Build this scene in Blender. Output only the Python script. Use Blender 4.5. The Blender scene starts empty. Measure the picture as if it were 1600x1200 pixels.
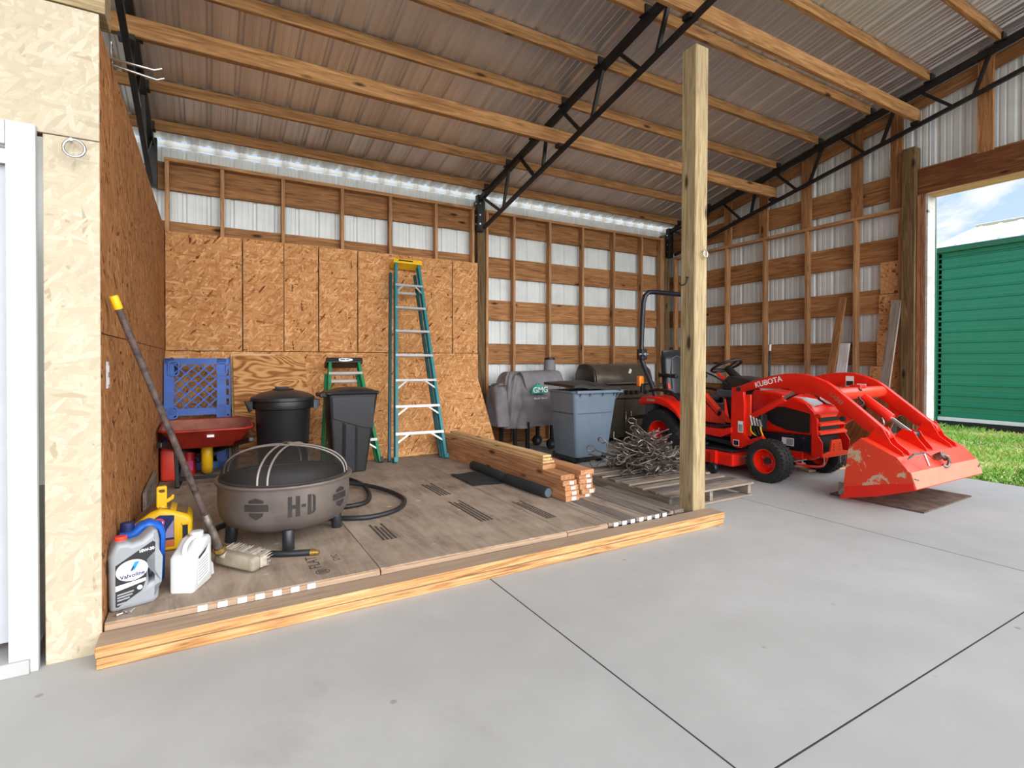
import bpy, bmesh, math, random
from mathutils import Vector, Matrix, Euler
random.seed(7)
PI = math.pi
scene = bpy.context.scene
COL = scene.collection
V = Vector

def lin(c):
    def g(x):
        x /= 255.0
        return x/12.92 if x <= 0.04045 else ((x+0.055)/1.055)**2.4
    return (g(c[0]), g(c[1]), g(c[2]), 1.0)

# ------------------------------------------------------------------ materials
MATS = {}
def new_mat(name):
    m = bpy.data.materials.new(name); m.use_nodes = True
    nt = m.node_tree; b = nt.nodes['Principled BSDF']
    return m, nt, b
def node(nt, t, **kw):
    n = nt.nodes.new(t)
    for k, v in kw.items():
        if hasattr(n, k): setattr(n, k, v)
        else: n.inputs[k].default_value = v
    return n
def ramp(nt, fac, stops):
    r = nt.nodes.new('ShaderNodeValToRGB')
    while len(r.color_ramp.elements) < len(stops): r.color_ramp.elements.new(0.5)
    for e, (p, c) in zip(r.color_ramp.elements, stops):
        e.position = p; e.color = c
    nt.links.new(fac, r.inputs[0]); return r.outputs[0]
def mixc(nt, fac, a, b, mode='MIX'):
    n = nt.nodes.new('ShaderNodeMix'); n.data_type = 'RGBA'; n.blend_type = mode
    for s, v in ((0, fac), (6, a), (7, b)):
        if hasattr(v, 'is_output') or hasattr(v, 'links'): nt.links.new(v, n.inputs[s])
        else: n.inputs[s].default_value = v
    return n.outputs[2]
def math_(nt, op, a, b=None):
    n = nt.nodes.new('ShaderNodeMath'); n.operation = op
    for i, v in ((0, a), (1, b)):
        if v is None: continue
        if hasattr(v, 'links'): nt.links.new(v, n.inputs[i])
        else: n.inputs[i].default_value = v
    return n.outputs[0]
def coords(nt, scale=(1, 1, 1), rot=(0, 0, 0), rnd=True):
    tc = nt.nodes.new('ShaderNodeTexCoord'); out = tc.outputs['Object']
    if rnd:
        oi = nt.nodes.new('ShaderNodeObjectInfo')
        a = nt.nodes.new('ShaderNodeVectorMath'); a.operation = 'SCALE'
        a.inputs[0].default_value = (37.0, 23.0, 11.0)
        nt.links.new(oi.outputs['Random'], a.inputs['Scale'])
        b = nt.nodes.new('ShaderNodeVectorMath'); b.operation = 'ADD'
        nt.links.new(out, b.inputs[0]); nt.links.new(a.outputs[0], b.inputs[1]); out = b.outputs[0]
    mp = nt.nodes.new('ShaderNodeMapping')
    mp.inputs['Scale'].default_value = scale; mp.inputs['Rotation'].default_value = rot
    nt.links.new(out, mp.inputs[0]); return mp.outputs[0]
def noise(nt, vec, scale=1.0, detail=3.0, rough=0.55, dist=0.0, out='Fac'):
    n = nt.nodes.new('ShaderNodeTexNoise')
    n.inputs['Scale'].default_value = scale; n.inputs['Detail'].default_value = detail
    n.inputs['Roughness'].default_value = rough; n.inputs['Distortion'].default_value = dist
    nt.links.new(vec, n.inputs['Vector']); return n.outputs[out]
def bump(nt, b, h, strength=0.3, dist=0.002):
    n = nt.nodes.new('ShaderNodeBump'); n.inputs['Strength'].default_value = strength; n.inputs['Distance'].default_value = dist
    nt.links.new(h, n.inputs['Height']); nt.links.new(n.outputs[0], b.inputs['Normal'])

def plain(name, c, rough=0.5, metal=0.0, var=0.12, scale=9.0, spec=0.5, bmp=0.0):
    """painted / moulded surface with slight uneven wear"""
    if name in MATS: return MATS[name]
    m, nt, b = new_mat(name)
    v = coords(nt, rnd=False); f = noise(nt, v, scale, 4)
    a = lin(c); d = tuple(x*(1-var*1.6) for x in a[:3])+(1,); l = tuple(min(1, x*(1+var)) for x in a[:3])+(1,)
    nt.links.new(ramp(nt, f, [(0.3, d), (0.7, l)]), b.inputs['Base Color'])
    b.inputs['Roughness'].default_value = rough; b.inputs['Metallic'].default_value = metal
    b.inputs['Specular IOR Level'].default_value = spec
    if bmp: bump(nt, b, noise(nt, v, scale*6, 3), bmp, 0.003)
    MATS[name] = m; return m

def wood(name, dark, mid, light, grain=1.0, knots=True, rough=0.75, vary=0.25, dirt=None, top=None):
    """sawn lumber, grain along the object's own X axis"""
    if name in MATS: return MATS[name]
    m, nt, b = new_mat(name)
    big = noise(nt, coords(nt, (0.7, 5, 5)), 1.0, 2)
    v = coords(nt, (1.1, 16*grain, 16*grain)); f = noise(nt, v, 1.6, 5, 0.6, 1.6)
    fine = noise(nt, coords(nt, (4, 130, 130)), 1.0, 2)
    w = math_(nt, 'ADD', math_(nt, 'MULTIPLY', f, 0.72), math_(nt, 'MULTIPLY', fine, 0.28))
    c = ramp(nt, w, [(0.34, lin(dark)), (0.5, lin(mid)), (0.64, lin(light))])
    oi = nt.nodes.new('ShaderNodeObjectInfo')
    br = math_(nt, 'ADD', math_(nt, 'MULTIPLY', oi.outputs['Random'], vary), 1.0-vary*0.55)
    br2 = math_(nt, 'ADD', math_(nt, 'MULTIPLY', big, 0.3), 0.85)
    hs = nt.nodes.new('ShaderNodeHueSaturation'); nt.links.new(c, hs.inputs['Color'])
    nt.links.new(math_(nt, 'MULTIPLY', br, br2), hs.inputs['Value']); c = hs.outputs[0]
    if knots:
        vo = nt.nodes.new('ShaderNodeTexVoronoi'); vo.inputs['Scale'].default_value = 1.0
        nt.links.new(coords(nt, (1.9, 6.0, 6.0)), vo.inputs['Vector'])
        k = ramp(nt, vo.outputs['Distance'], [(0.07, (1, 1, 1, 1)), (0.15, (0, 0, 0, 1))])
        c = mixc(nt, k, c, tuple(x*0.28 for x in lin(dark)[:3])+(1,))
    if dirt:
        df = noise(nt, coords(nt, (2, 3, 3)), 1.3, 4)
        c = mixc(nt, ramp(nt, df, [(0.48, (0, 0, 0, 1)), (0.7, (0.8, 0.8, 0.8, 1))]), c, lin(dirt))
    if top:                                   # the upper face is weathered grey
        tc2 = nt.nodes.new('ShaderNodeTexCoord'); s2 = nt.nodes.new('ShaderNodeSeparateXYZ'); nt.links.new(tc2.outputs['Normal'], s2.inputs[0])
        up_ = math_(nt, 'ABSOLUTE', s2.outputs[2])
        tcol = mixc(nt, w, tuple(x*0.6 for x in lin(top)[:3])+(1,), tuple(min(1, x*1.3) for x in lin(top)[:3])+(1,))
        c = mixc(nt, ramp(nt, up_, [(0.8, (0, 0, 0, 1)), (0.95, (0.85, 0.85, 0.85, 1))]), c, tcol)
    nt.links.new(c, b.inputs['Base Color']); b.inputs['Roughness'].default_value = rough
    b.inputs['Specular IOR Level'].default_value = 0.25
    bump(nt, b, w, 0.35, 0.002); MATS[name] = m; return m

def osb(name, tones, rough=0.8, bmp=0.25, contrast=1.0, specks=True, long=13, short=60):
    """pressed strand board: layers of random flakes in the panel's own XY plane"""
    if name in MATS: return MATS[name]
    m, nt, b = new_mat(name)
    c = None; hsum = None
    for i, ang in enumerate((0.25, 1.45, -0.85, 2.2, 0.05)):
        v0 = coords(nt, (1, 1, 1), (0, 0, ang))
        mp = nt.nodes.new('ShaderNodeMapping'); mp.inputs['Scale'].default_value = (long, short, 0.0); nt.links.new(v0, mp.inputs[0])
        wob = noise(nt, v0, 5.0, 2, out='Color')
        ad = nt.nodes.new('ShaderNodeMix'); ad.data_type = 'VECTOR'; ad.inputs[0].default_value = 0.55
        sc = nt.nodes.new('ShaderNodeVectorMath'); sc.operation = 'SCALE'; sc.inputs['Scale'].default_value = 2.2; nt.links.new(wob, sc.inputs[0])
        va = nt.nodes.new('ShaderNodeVectorMath'); va.operation = 'ADD'; nt.links.new(mp.outputs[0], va.inputs[0]); nt.links.new(sc.outputs[0], va.inputs[1])
        vo = nt.nodes.new('ShaderNodeTexVoronoi'); vo.voronoi_dimensions = '2D'; vo.inputs['Scale'].default_value = 1.0
        nt.links.new(va.outputs[0], vo.inputs['Vector'])
        sp = nt.nodes.new('ShaderNodeSeparateColor'); nt.links.new(vo.outputs['Color'], sp.inputs[0])
        st = [(p, lin(t)) for p, t in tones]
        lc = ramp(nt, sp.outputs[0], st)
        if c is None: c = lc
        else:
            mk = ramp(nt, sp.outputs[1], [((0.5, 0.5, 0.66, 0.75, 0.8)[i], (0, 0, 0, 1)), ((0.5, 0.5, 0.66, 0.75, 0.8)[i]+0.03, (1, 1, 1, 1))])
            c = mixc(nt, mk, c, lc)
        h = sp.outputs[2]; hsum = h if hsum is None else math_(nt, 'ADD', hsum, h)
    big = noise(nt, coords(nt), 1.7, 3)
    hs = nt.nodes.new('ShaderNodeHueSaturation'); nt.links.new(c, hs.inputs['Color'])
    nt.links.new(math_(nt, 'ADD', math_(nt, 'MULTIPLY', big, 0.4), 0.8), hs.inputs['Value']); c = hs.outputs[0]
    nt.links.new(c, b.inputs['Base Color']); b.inputs['Roughness'].default_value = rough
    b.inputs['Specular IOR Level'].default_value = 0.25
    bump(nt, b, hsum, bmp, 0.0015); MATS[name] = m; return m

FRAME = wood('framing_lumber', (106, 70, 40), (152, 106, 66), (180, 132, 86), vary=0.34)
STUDW = wood('stud_lumber', (132, 94, 62), (170, 126, 86), (194, 150, 106), vary=0.3)
PURL = wood('purlin_lumber', (116, 80, 46), (160, 116, 72), (186, 142, 96), vary=0.2)
POSTW = wood('treated_post', (120, 102, 70), (164, 144, 108), (188, 170, 132), grain=1.3)
POSTD = wood('dark_post', (72, 56, 34), (104, 82, 52), (128, 104, 70))
TIMB = wood('sill_timber', (112, 72, 38), (190, 140, 90), (216, 174, 124), grain=1.6, vary=0.1, top=(160, 142, 124))
LUMB = wood('stacked_lumber', (146, 98, 64), (184, 132, 92), (206, 158, 116), vary=0.22)
LUML = wood('pale_lumber', (178, 138, 92), (206, 168, 120), (222, 190, 146), vary=0.15)
GREYW = wood('weathered_board', (104, 92, 82), (140, 127, 114), (164, 151, 137), vary=0.3, rough=0.9)
DARKW = wood('old_dark_board', (84, 76, 70), (112, 103, 95), (132, 123, 113), vary=0.25, rough=0.9)
HEADW = wood('header_beam', (70, 40, 20), (112, 70, 38), (142, 92, 54), dirt=(96, 52, 30))
JAMBW = wood('jamb_lumber', (112, 72, 48), (150, 102, 70), (172, 124, 90), grain=0.8)
WHITEW = wood('white_painted_wood', (176, 173, 168), (200, 198, 195), (214, 213, 210), rough=0.6, dirt=(164, 160, 152))
PLYP = wood('plywood_face', (150, 90, 42), (192, 130, 72), (206, 150, 92), grain=0.7, knots=False)
PLYB = wood('brown_plywood', (88, 50, 22), (124, 76, 38), (146, 96, 54), grain=0.7)
OSBB = osb('strand_board', [(0.0, (92, 46, 16)), (0.04, (172, 114, 66)), (0.4, (192, 136, 84)), (0.75, (200, 147, 96)), (1.0, (222, 174, 122))])
OSBD = osb('dark_strand_board', [(0.0, (82, 44, 18)), (0.1, (152, 100, 58)), (0.5, (168, 114, 68)), (0.85, (178, 124, 78)), (1.0, (196, 144, 94))], long=50, short=14)
TANO = osb('tan_painted_strand_board', [(0.0, (160, 146, 120)), (0.03, (176, 163, 139)), (0.6, (184, 172, 148)), (1.0, (192, 182, 161))], rough=0.6, bmp=0.5)
SCRAP = osb('scrap_strand_board', [(0.0, (110, 62, 26)), (0.1, (198, 142, 90)), (0.7, (210, 156, 104)), (1.0, (222, 174, 124))], long=40, short=40)

WHITE = plain('white_paint', (188, 191, 195), 0.45, var=0.03)
SIDING = plain('white_metal_siding', (214, 218, 216), 0.4, var=0.06, scale=3)
BLACKM = plain('black_steel', (16, 16, 17), 0.5, 0.0, var=0.2)
CHROME = plain('zinc_plated_steel', (205, 205, 205), 0.25, 1.0, var=0.05)
RUST = plain('rusty_steel', (132, 122, 114), 0.45, 0.65, var=0.4, scale=22)
RED = plain('orange_red_paint', (226, 30, 10), 0.32, var=0.05)
REDW = plain('worn_orange_red_paint', (224, 58, 32), 0.36, var=0.12, scale=5)
BLKP = plain('black_plastic', (26, 27, 30), 0.45, var=0.15)
BLKS = plain('satin_black_plastic', (38, 40, 44), 0.35, var=0.1)
NAVY = plain('blue_black_paint', (26, 32, 42), 0.35, var=0.08)
TYRE = plain('tyre_rubber', (32, 31, 31), 0.75, var=0.2, bmp=0.2)
BINB = plain('blue_grey_bin_plastic', (106, 122, 136), 0.36, var=0.06)
GREYP = plain('grey_plastic', (96, 104, 112), 0.45, var=0.08)
TEAL = plain('teal_fibreglass', (46, 128, 136), 0.45, var=0.1)
TEALD = plain('dark_teal_fibreglass', (22, 76, 84), 0.5, var=0.1)
GREENF = plain('green_fibreglass', (18, 126, 78), 0.45, var=0.1)
ALU = plain('aluminium', (214, 216, 218), 0.35, 0.6, var=0.06)
YELLOW = plain('yellow_plastic', (236, 186, 20), 0.4, var=0.08)
BLUEP = plain('blue_pallet_plastic', (40, 92, 178), 0.5, var=0.18, scale=5)
BLUESHADE = plain('shaded_blue_plastic', (22, 44, 92), 0.55, var=0.15)  # pallet blue darkened to paint the shade inside the cups
BRBLUE = plain('bright_blue_plastic', (24, 100, 206), 0.35, var=0.06)
BARROW = plain('wheelbarrow_red_paint', (158, 40, 26), 0.45, var=0.22, scale=6)
BARROWI = plain('dusty_tray_paint', (164, 104, 88), 0.7, var=0.25, scale=6)
JUGG = plain('silver_grey_plastic', (146, 150, 154), 0.35, var=0.04)
JUGW = plain('white_plastic', (204, 204, 202), 0.4, var=0.04)
REDCAP = plain('red_cap_plastic', (226, 66, 50), 0.4, var=0.05)
PRBLACK = plain('black_print', (30, 30, 32), 0.6, var=0.1)
PRGREY = plain('grey_print', (150, 152, 154), 0.6, var=0.1)
PRWHITE = plain('white_print', (240, 240, 240), 0.55, var=0.03)
PRBLUE = plain('blue_print', (28, 140, 214), 0.5, var=0.05)
PRNAVY = plain('navy_print', (26, 40, 92), 0.5, var=0.05)
PRTEAL = plain('teal_print', (30, 160, 136), 0.6, var=0.05)
PRMAG = plain('magenta_print', (196, 60, 120), 0.6, var=0.1)
PRORG = plain('orange_print', (206, 116, 50), 0.6, var=0.2)
STENCIL = plain('faded_stencil_ink', (70, 62, 56), 0.9, var=0.3, scale=30)
FIRE = plain('fire_pit_paint', (112, 102, 96), 0.5, 0.3, var=0.22, scale=3.5)
CUTOUT = plain('dark_steel_cutout_shade', (46, 40, 38), 0.8, var=0.2)  # dark steel; the same tone paints the shade in the cutout holes
COVER = plain('grey_cover_fabric', (124, 121, 124), 0.75, var=0.14, scale=5)
BRONZE = plain('dark_bronze_enamel', (104, 95, 82), 0.32, 0.4, var=0.1)
GRILLB = plain('grill_black_enamel', (58, 55, 50), 0.35, 0.2, var=0.1)
HOSE = plain('black_rubber_hose', (34, 36, 38), 0.5, var=0.2)
FELT = plain('black_felt_roll', (36, 40, 44), 0.85, var=0.2, scale=20)
AMBER = plain('amber_lens', (236, 130, 40), 0.2, var=0.05)
LENS = plain('clear_lens', (206, 212, 214), 0.12, 0.2, var=0.1)
BRASS = plain('brass', (196, 164, 90), 0.35, 0.9, var=0.1)
BRISTLE = plain('dirty_white_bristle', (182, 173, 158), 0.85, var=0.2, scale=30)
BROOMB = plain('aged_cream_plastic', (156, 145, 126), 0.6, var=0.2, scale=14)
BROOMH = plain('dark_worn_handle', (82, 66, 60), 0.65, var=0.5, scale=26)
RUBMAT = plain('dirt_caked_board', (104, 84, 72), 0.9, var=0.4, scale=8, bmp=0.5)
GREENM = plain('green_painted_metal', (20, 122, 92), 0.35, var=0.05, scale=2)
GREENT = plain('dark_green_trim', (18, 96, 66), 0.4, var=0.06)
WROOF = plain('white_metal_roof', (226, 228, 226), 0.4, var=0.04)
SOIL = plain('sandy_soil', (176, 164, 118), 0.95, var=0.3, scale=2.5)

def wavy_ply():
    m, nt, b = new_mat('wavy_grain_plywood')
    n1 = noise(nt, coords(nt, (1.3, 3.2, 1)), 1.1, 2, 0.45, 0.3)
    sn = math_(nt, 'SINE', math_(nt, 'MULTIPLY', n1, 95.0))
    n2 = noise(nt, coords(nt, (3, 40, 1)), 1.0, 3)
    w_ = math_(nt, 'ADD', math_(nt, 'MULTIPLY', sn, 0.26), n2)
    c = ramp(nt, w_, [(0.22, lin((138, 88, 46))), (0.45, lin((184, 130, 78))), (0.7, lin((206, 158, 104)))])
    nt.links.new(c, b.inputs['Base Color']); b.inputs['Roughness'].default_value = 0.75; b.inputs['Specular IOR Level'].default_value = 0.25
    return m
WAVY = wavy_ply()

def roof_metal():
    m, nt, b = new_mat('bare_roof_metal'); v = coords(nt, (9, 0.5, 1), rnd=False)
    f = noise(nt, v, 1.0, 3)
    nt.links.new(ramp(nt, f, [(0.3, lin((198, 196, 195))), (0.7, lin((222, 221, 220)))]), b.inputs['Base Color'])
    b.inputs['Metallic'].default_value = 0.75; b.inputs['Roughness'].default_value = 0.36
    return m
ROOFM = roof_metal()

def concrete():
    m, nt, b = new_mat('broom_finished_concrete'); v = coords(nt, rnd=False)
    f1 = noise(nt, v, 0.55, 4); f2 = noise(nt, v, 2.8, 6, 0.65); f3 = noise(nt, v, 60, 2)
    c = ramp(nt, math_(nt, 'ADD', math_(nt, 'MULTIPLY', f1, 0.6), math_(nt, 'MULTIPLY', f2, 0.4)),
             [(0.3, lin((160, 160, 158))), (0.5, lin((172, 172, 170))), (0.7, lin((184, 184, 183)))])
    st = ramp(nt, noise(nt, v, 1.1, 6, 0.7, 0.6), [(0.62, (0, 0, 0, 1)), (0.78, (0.5, 0.5, 0.5, 1))])
    c = mixc(nt, st, c, lin((140, 132, 122)))
    vo = nt.nodes.new('ShaderNodeTexVoronoi'); vo.inputs['Scale'].default_value = 3.1; nt.links.new(v, vo.inputs['Vector'])
    pt = ramp(nt, vo.outputs['Distance'], [(0.025, (0.55, 0.55, 0.55, 1)), (0.05, (0, 0, 0, 1))])
    c = mixc(nt, pt, c, lin((120, 112, 104)))
    nt.links.new(c, b.inputs['Base Color']); b.inputs['Roughness'].default_value = 0.7
    b.inputs['Specular IOR Level'].default_value = 0.3
    bump(nt, b, math_(nt, 'ADD', f3, f2), 0.12, 0.002); return m
CONC = concrete()

def deck_ply():
    m, nt, b = new_mat('weathered_deck_plywood')
    v = coords(nt, (9, 1.5, 1)); f = noise(nt, v, 1.5, 5, 0.65, 0.8)
    f2 = noise(nt, coords(nt), 2.4, 5, 0.7)
    c = ramp(nt, math_(nt, 'ADD', math_(nt, 'MULTIPLY', f, 0.5), math_(nt, 'MULTIPLY', f2, 0.5)),
             [(0.30, lin((106, 91, 78))), (0.48, lin((152, 135, 119))), (0.68, lin((178, 162, 146)))])
    vo = nt.nodes.new('ShaderNodeTexVoronoi'); vo.inputs['Scale'].default_value = 4.5; nt.links.new(coords(nt, (0.6, 1.6, 1)), vo.inputs['Vector'])
    pt = ramp(nt, vo.outputs['Distance'], [(0.04, (0.8, 0.8, 0.8, 1)), (0.07, (0, 0, 0, 1))])
    gate = ramp(nt, noise(nt, coords(nt), 1.6, 2), [(0.44, (0, 0, 0, 1)), (0.50, (1, 1, 1, 1))])
    pg = nt.nodes.new('ShaderNodeMix'); pg.data_type = 'RGBA'; pg.blend_type = 'MULTIPLY'; pg.inputs[0].default_value = 1
    nt.links.new(pt, pg.inputs[6]); nt.links.new(gate, pg.inputs[7])
    c = mixc(nt, pg.outputs[2], c, lin((222, 218, 210)))
    nt.links.new(c, b.inputs['Base Color']); b.inputs['Roughness'].default_value = 0.85
    b.inputs['Specular IOR Level'].default_value = 0.2
    bump(nt, b, f2, 0.3, 0.003); return m
DECKP = deck_ply()

def bucket_paint():
    m, nt, b = new_mat('scuffed_bucket_paint'); v = coords(nt, rnd=False)
    f = noise(nt, v, 5.5, 6, 0.7, 0.4)
    k = ramp(nt, f, [(0.545, (0, 0, 0, 1)), (0.58, (1, 1, 1, 1))])
    c = mixc(nt, k, lin((224, 62, 34)), lin((196, 170, 140)))
    nt.links.new(c, b.inputs['Base Color']); b.inputs['Roughness'].default_value = 0.5; return m
SCUFF = bucket_paint()

def mesh_screen():
    m, nt, b = new_mat('fine_wire_mesh')
    tr = nt.nodes.new('ShaderNodeBsdfTransparent'); mx = nt.nodes.new('ShaderNodeMixShader'); mx.inputs[0].default_value = 0.5
    b.inputs['Base Color'].default_value = lin((40, 38, 36)); b.inputs['Roughness'].default_value = 0.6
    out = nt.nodes['Material Output']
    nt.links.new(tr.outputs[0], mx.inputs[1]); nt.links.new(b.outputs[0], mx.inputs[2]); nt.links.new(mx.outputs[0], out.inputs[0]); return m
SCREEN = mesh_screen()

def closure():
    m, nt, b = new_mat('white_foam_closure')
    tl = nt.nodes.new('ShaderNodeBsdfTranslucent'); tl.inputs[0].default_value = (0.95, 0.95, 0.92, 1)
    mx = nt.nodes.new('ShaderNodeMixShader'); mx.inputs[0].default_value = 0.75
    b.inputs['Base Color'].default_value = (0.9, 0.9, 0.88, 1)
    nt.links.new(b.outputs[0], mx.inputs[1]); nt.links.new(tl.outputs[0], mx.inputs[2])
    nt.links.new(mx.outputs[0], nt.nodes['Material Output'].inputs[0]); return m
CLOSURE = closure()

def grass_mat():
    m, nt, b = new_mat('grass_blade')
    f = noise(nt, coords(nt, rnd=False), 1.3, 4)
    c = ramp(nt, f, [(0.3, lin((86, 140, 40))), (0.5, lin((126, 176, 66))), (0.68, lin((190, 190, 116)))])
    nt.links.new(c, b.inputs['Base Color']); b.inputs['Roughness'].default_value = 0.7
    return m
GRASS = grass_mat()

# ------------------------------------------------------------------ mesh builder
def frame_from(d, up=V((0, 0, 1))):
    d = d.normalized()
    if abs(d.dot(up)) > 0.98: up = V((0, 1, 0)) if abs(d.y) < 0.9 else V((1, 0, 0))
    s = d.cross(up).normalized(); u = s.cross(d)
    return d, s, u
class MB:
    def __init__(self): self.v = []; self.f = []
    def add(self, vs, fs):
        o = len(self.v); self.v += [V(p) for p in vs]; self.f += [tuple(i+o for i in f) for f in fs]; return self
    def box(self, c, s, rot=None):
        c = V(c); pts = []
        for x, y, z in ((-1,-1,-1),(1,-1,-1),(1,1,-1),(-1,1,-1),(-1,-1,1),(1,-1,1),(1,1,1),(-1,1,1)):
            p = V((x*s[0]/2, y*s[1]/2, z*s[2]/2))
            if rot is not None: p = rot @ p
            pts.append(c+p)
        return self.add(pts, [(0,3,2,1),(4,5,6,7),(0,1,5,4),(1,2,6,5),(2,3,7,6),(3,0,4,7)])
    def bb(self, lo, hi):
        lo = V(lo); hi = V(hi); return self.box((lo+hi)/2, hi-lo)
    def bar(self, p0, p1, w, h, up=V((0, 0, 1))):
        p0 = V(p0); p1 = V(p1); d, s, u = frame_from(p1-p0, V(up)); pts = []
        for p in (p0, p1):
            for a, b in ((-1,-1),(1,-1),(1,1),(-1,1)): pts.append(p+s*a*w/2+u*b*h/2)
        return self.add(pts, [(0,1,2,3),(4,7,6,5),(0,4,5,1),(1,5,6,2),(2,6,7,3),(3,7,4,0)])
    def cyl(self, p0, p1, r0, r1=None, n=18, cap=True):
        p0 = V(p0); p1 = V(p1); r1 = r0 if r1 is None else r1; d, s, u = frame_from(p1-p0); pts = []
        for p, r in ((p0, r0), (p1, r1)):
            for k in range(n):
                a = 2*PI*k/n; pts.append(p+(s*math.cos(a)+u*math.sin(a))*r)
        fs = [(k, (k+1) % n, n+(k+1) % n, n+k) for k in range(n)]
        if cap: fs += [tuple(range(n-1, -1, -1)), tuple(range(n, 2*n))]
        return self.add(pts, fs)
    def tube(self, pts, r, n=8, closed=False, cap=True):
        pts = [V(p) for p in pts]; m = len(pts); rings = []; u = None
        for i, p in enumerate(pts):
            a = pts[(i-1) % m] if (closed or i) else p; b = pts[(i+1) % m] if (closed or i < m-1) else p
            d = (b-a).normalized()
            if u is None: _, s, u = frame_from(d)
            else:
                u = (u-d*u.dot(d))
                if u.length < 1e-5: _, s, u = frame_from(d)
                u.normalize(); s = d.cross(u)
            rr = r[i] if isinstance(r, (list, tuple)) else r
            rings.append([p+(s*math.cos(2*PI*k/n)+u*math.sin(2*PI*k/n))*rr for k in range(n)])
        fs = []
        for i in range(m if closed else m-1):
            j = (i+1) % m
            for k in range(n): fs.append((i*n+k, i*n+(k+1) % n, j*n+(k+1) % n, j*n+k))
        if cap and not closed: fs += [tuple(range(n-1, -1, -1)), tuple((m-1)*n+k for k in range(n))]
        return self.add([q for rg in rings for q in rg], fs)
    def prism(self, poly, vec):
        vec = V(vec); poly = [V(p) for p in poly]; n = len(poly)
        return self.add(poly+[p+vec for p in poly], [tuple(range(n-1, -1, -1)), tuple(range(n, 2*n))]+[(k, (k+1) % n, n+(k+1) % n, n+k) for k in range(n)])
    def prismX(self, yz, x0, x1): return self.prism([(x0, y, z) for y, z in yz], (x1-x0, 0, 0))
    def prismY(self, xz, y0, y1): return self.prism([(x, y0, z) for x, z in xz], (0, y1-y0, 0))
    def prismZ(self, xy, z0, z1): return self.prism([(x, y, z0) for x, y in xy], (0, 0, z1-z0))
    def lathe(self, prof, c, n=32, axis=(0, 0, 1), ref=None):
        c = V(c); d, s, u = frame_from(V(axis)); pts = []; m = len(prof)
        for r, h in prof:
            for k in range(n):
                a = 2*PI*k/n; pts.append(c+d*h+(s*math.cos(a)+u*math.sin(a))*max(r, 1e-4))
        fs = []
        for i in range(m-1):
            for k in range(n): fs.append((i*n+k, i*n+(k+1) % n, (i+1)*n+(k+1) % n, (i+1)*n+k))
        return self.add(pts, fs)
    def grid(self, fn, nu, nv, closeu=False):
        pts = [fn(i/(nu-1) if not closeu else i/nu, j/(nv-1)) for j in range(nv) for i in range(nu)]; fs = []
        for j in range(nv-1):
            for i in range(nu if closeu else nu-1):
                i2 = (i+1) % nu; fs.append((j*nu+i, j*nu+i2, (j+1)*nu+i2, (j+1)*nu+i))
        return self.add(pts, fs)
    def quad(self, a, b, c, d): return self.add([a, b, c, d], [(0, 1, 2, 3)])
    def mesh(self, name, mat, bevel=0.0, smooth=0, origin=None, seg=2):
        me = bpy.data.meshes.new(name)
        o = V(origin) if origin is not None else None
        if o is None:
            lo = V([min(p[i] for p in self.v) for i in range(3)]); hi = V([max(p[i] for p in self.v) for i in range(3)]); o = (lo+hi)/2
        me.from_pydata([p-o for p in self.v], [], self.f)
        bm = bmesh.new(); bm.from_mesh(me)
        bmesh.ops.recalc_face_normals(bm, faces=bm.faces)
        if bevel:
            es = [e for e in bm.edges if len(e.link_faces) == 2 and e.calc_face_angle(0) > 0.6]
            bmesh.ops.bevel(bm, geom=es, offset=bevel, segments=seg, affect='EDGES', profile=0.5, clamp_overlap=True)
        bm.to_mesh(me); bm.free()
        if smooth:
            for p in me.polygons: p.use_smooth = True
            me.set_sharp_from_angle(angle=math.radians(smooth))
        me.materials.append(mat); return me, o

ROOTM = {}
def props(o, label=None, cat=None, group=None, kind=None):
    if label: o['label'] = label
    if cat: o['category'] = cat
    if group: o['group'] = group
    if kind: o['kind'] = kind
    return o
def thing(name, label, cat, loc, group=None):
    o = bpy.data.objects.new(name, None); COL.objects.link(o); o.location = loc; o.empty_display_size = 0.1
    props(o, label, cat, group); ROOTM[o.name] = Matrix.Translation(V(loc)); return o
def wm(o):
    if o is None: return Matrix.Identity(4)
    return ROOTM[o.name]
def link(name, me, loc, parent=None, rot=None):
    o = bpy.data.objects.new(name, me); COL.objects.link(o); o.location = loc
    M = Matrix.Translation(V(loc))
    if rot is not None: o.rotation_mode = 'QUATERNION'; o.rotation_quaternion = rot.to_quaternion(); M = M @ rot.to_4x4()
    if parent is not None: o.parent = parent; o.matrix_parent_inverse = wm(parent).inverted()
    ROOTM[o.name] = M; return o
def put(name, mb, mat, parent=None, bevel=0.0, smooth=0, label=None, cat=None, group=None, kind=None, seg=2):
    me, o = mb.mesh(name, mat, bevel, smooth, seg=seg); ob = link(name, me, o, parent)
    return props(ob, label, cat, group, kind)
def dup(root, M, label=None, group=None):
    """copy a thing with its parts and sub-parts, moved by matrix M"""
    c = root.copy(); COL.objects.link(c); c.matrix_basis = M @ root.matrix_basis
    for ch in list(root.children):
        d = ch.copy(); COL.objects.link(d); d.parent = c
        for g in list(ch.children):
            e = g.copy(); COL.objects.link(e); e.parent = d
    if label: c['label'] = label
    if group: c['group'] = group
    return c
def board(name, p0, p1, w, t, side, mat, parent=None, bevel=0.002, label=None, cat=None, group=None, kind=None):
    """sawn piece from p0 to p1 (centre line), own X axis along its length; w along side, t across"""
    p0 = V(p0); p1 = V(p1); x = (p1-p0); L = x.length; x.normalize()
    y = V(side); y = (y-x*y.dot(x)).normalized(); z = x.cross(y)
    R = Matrix((x, y, z)).transposed()
    mb = MB().box((0, 0, 0), (L, w, t)); me, _ = mb.mesh(name, mat, bevel, origin=(0, 0, 0), seg=1)
    return props(link(name, me, (p0+p1)/2, parent, R), label, cat, group, kind)

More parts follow.
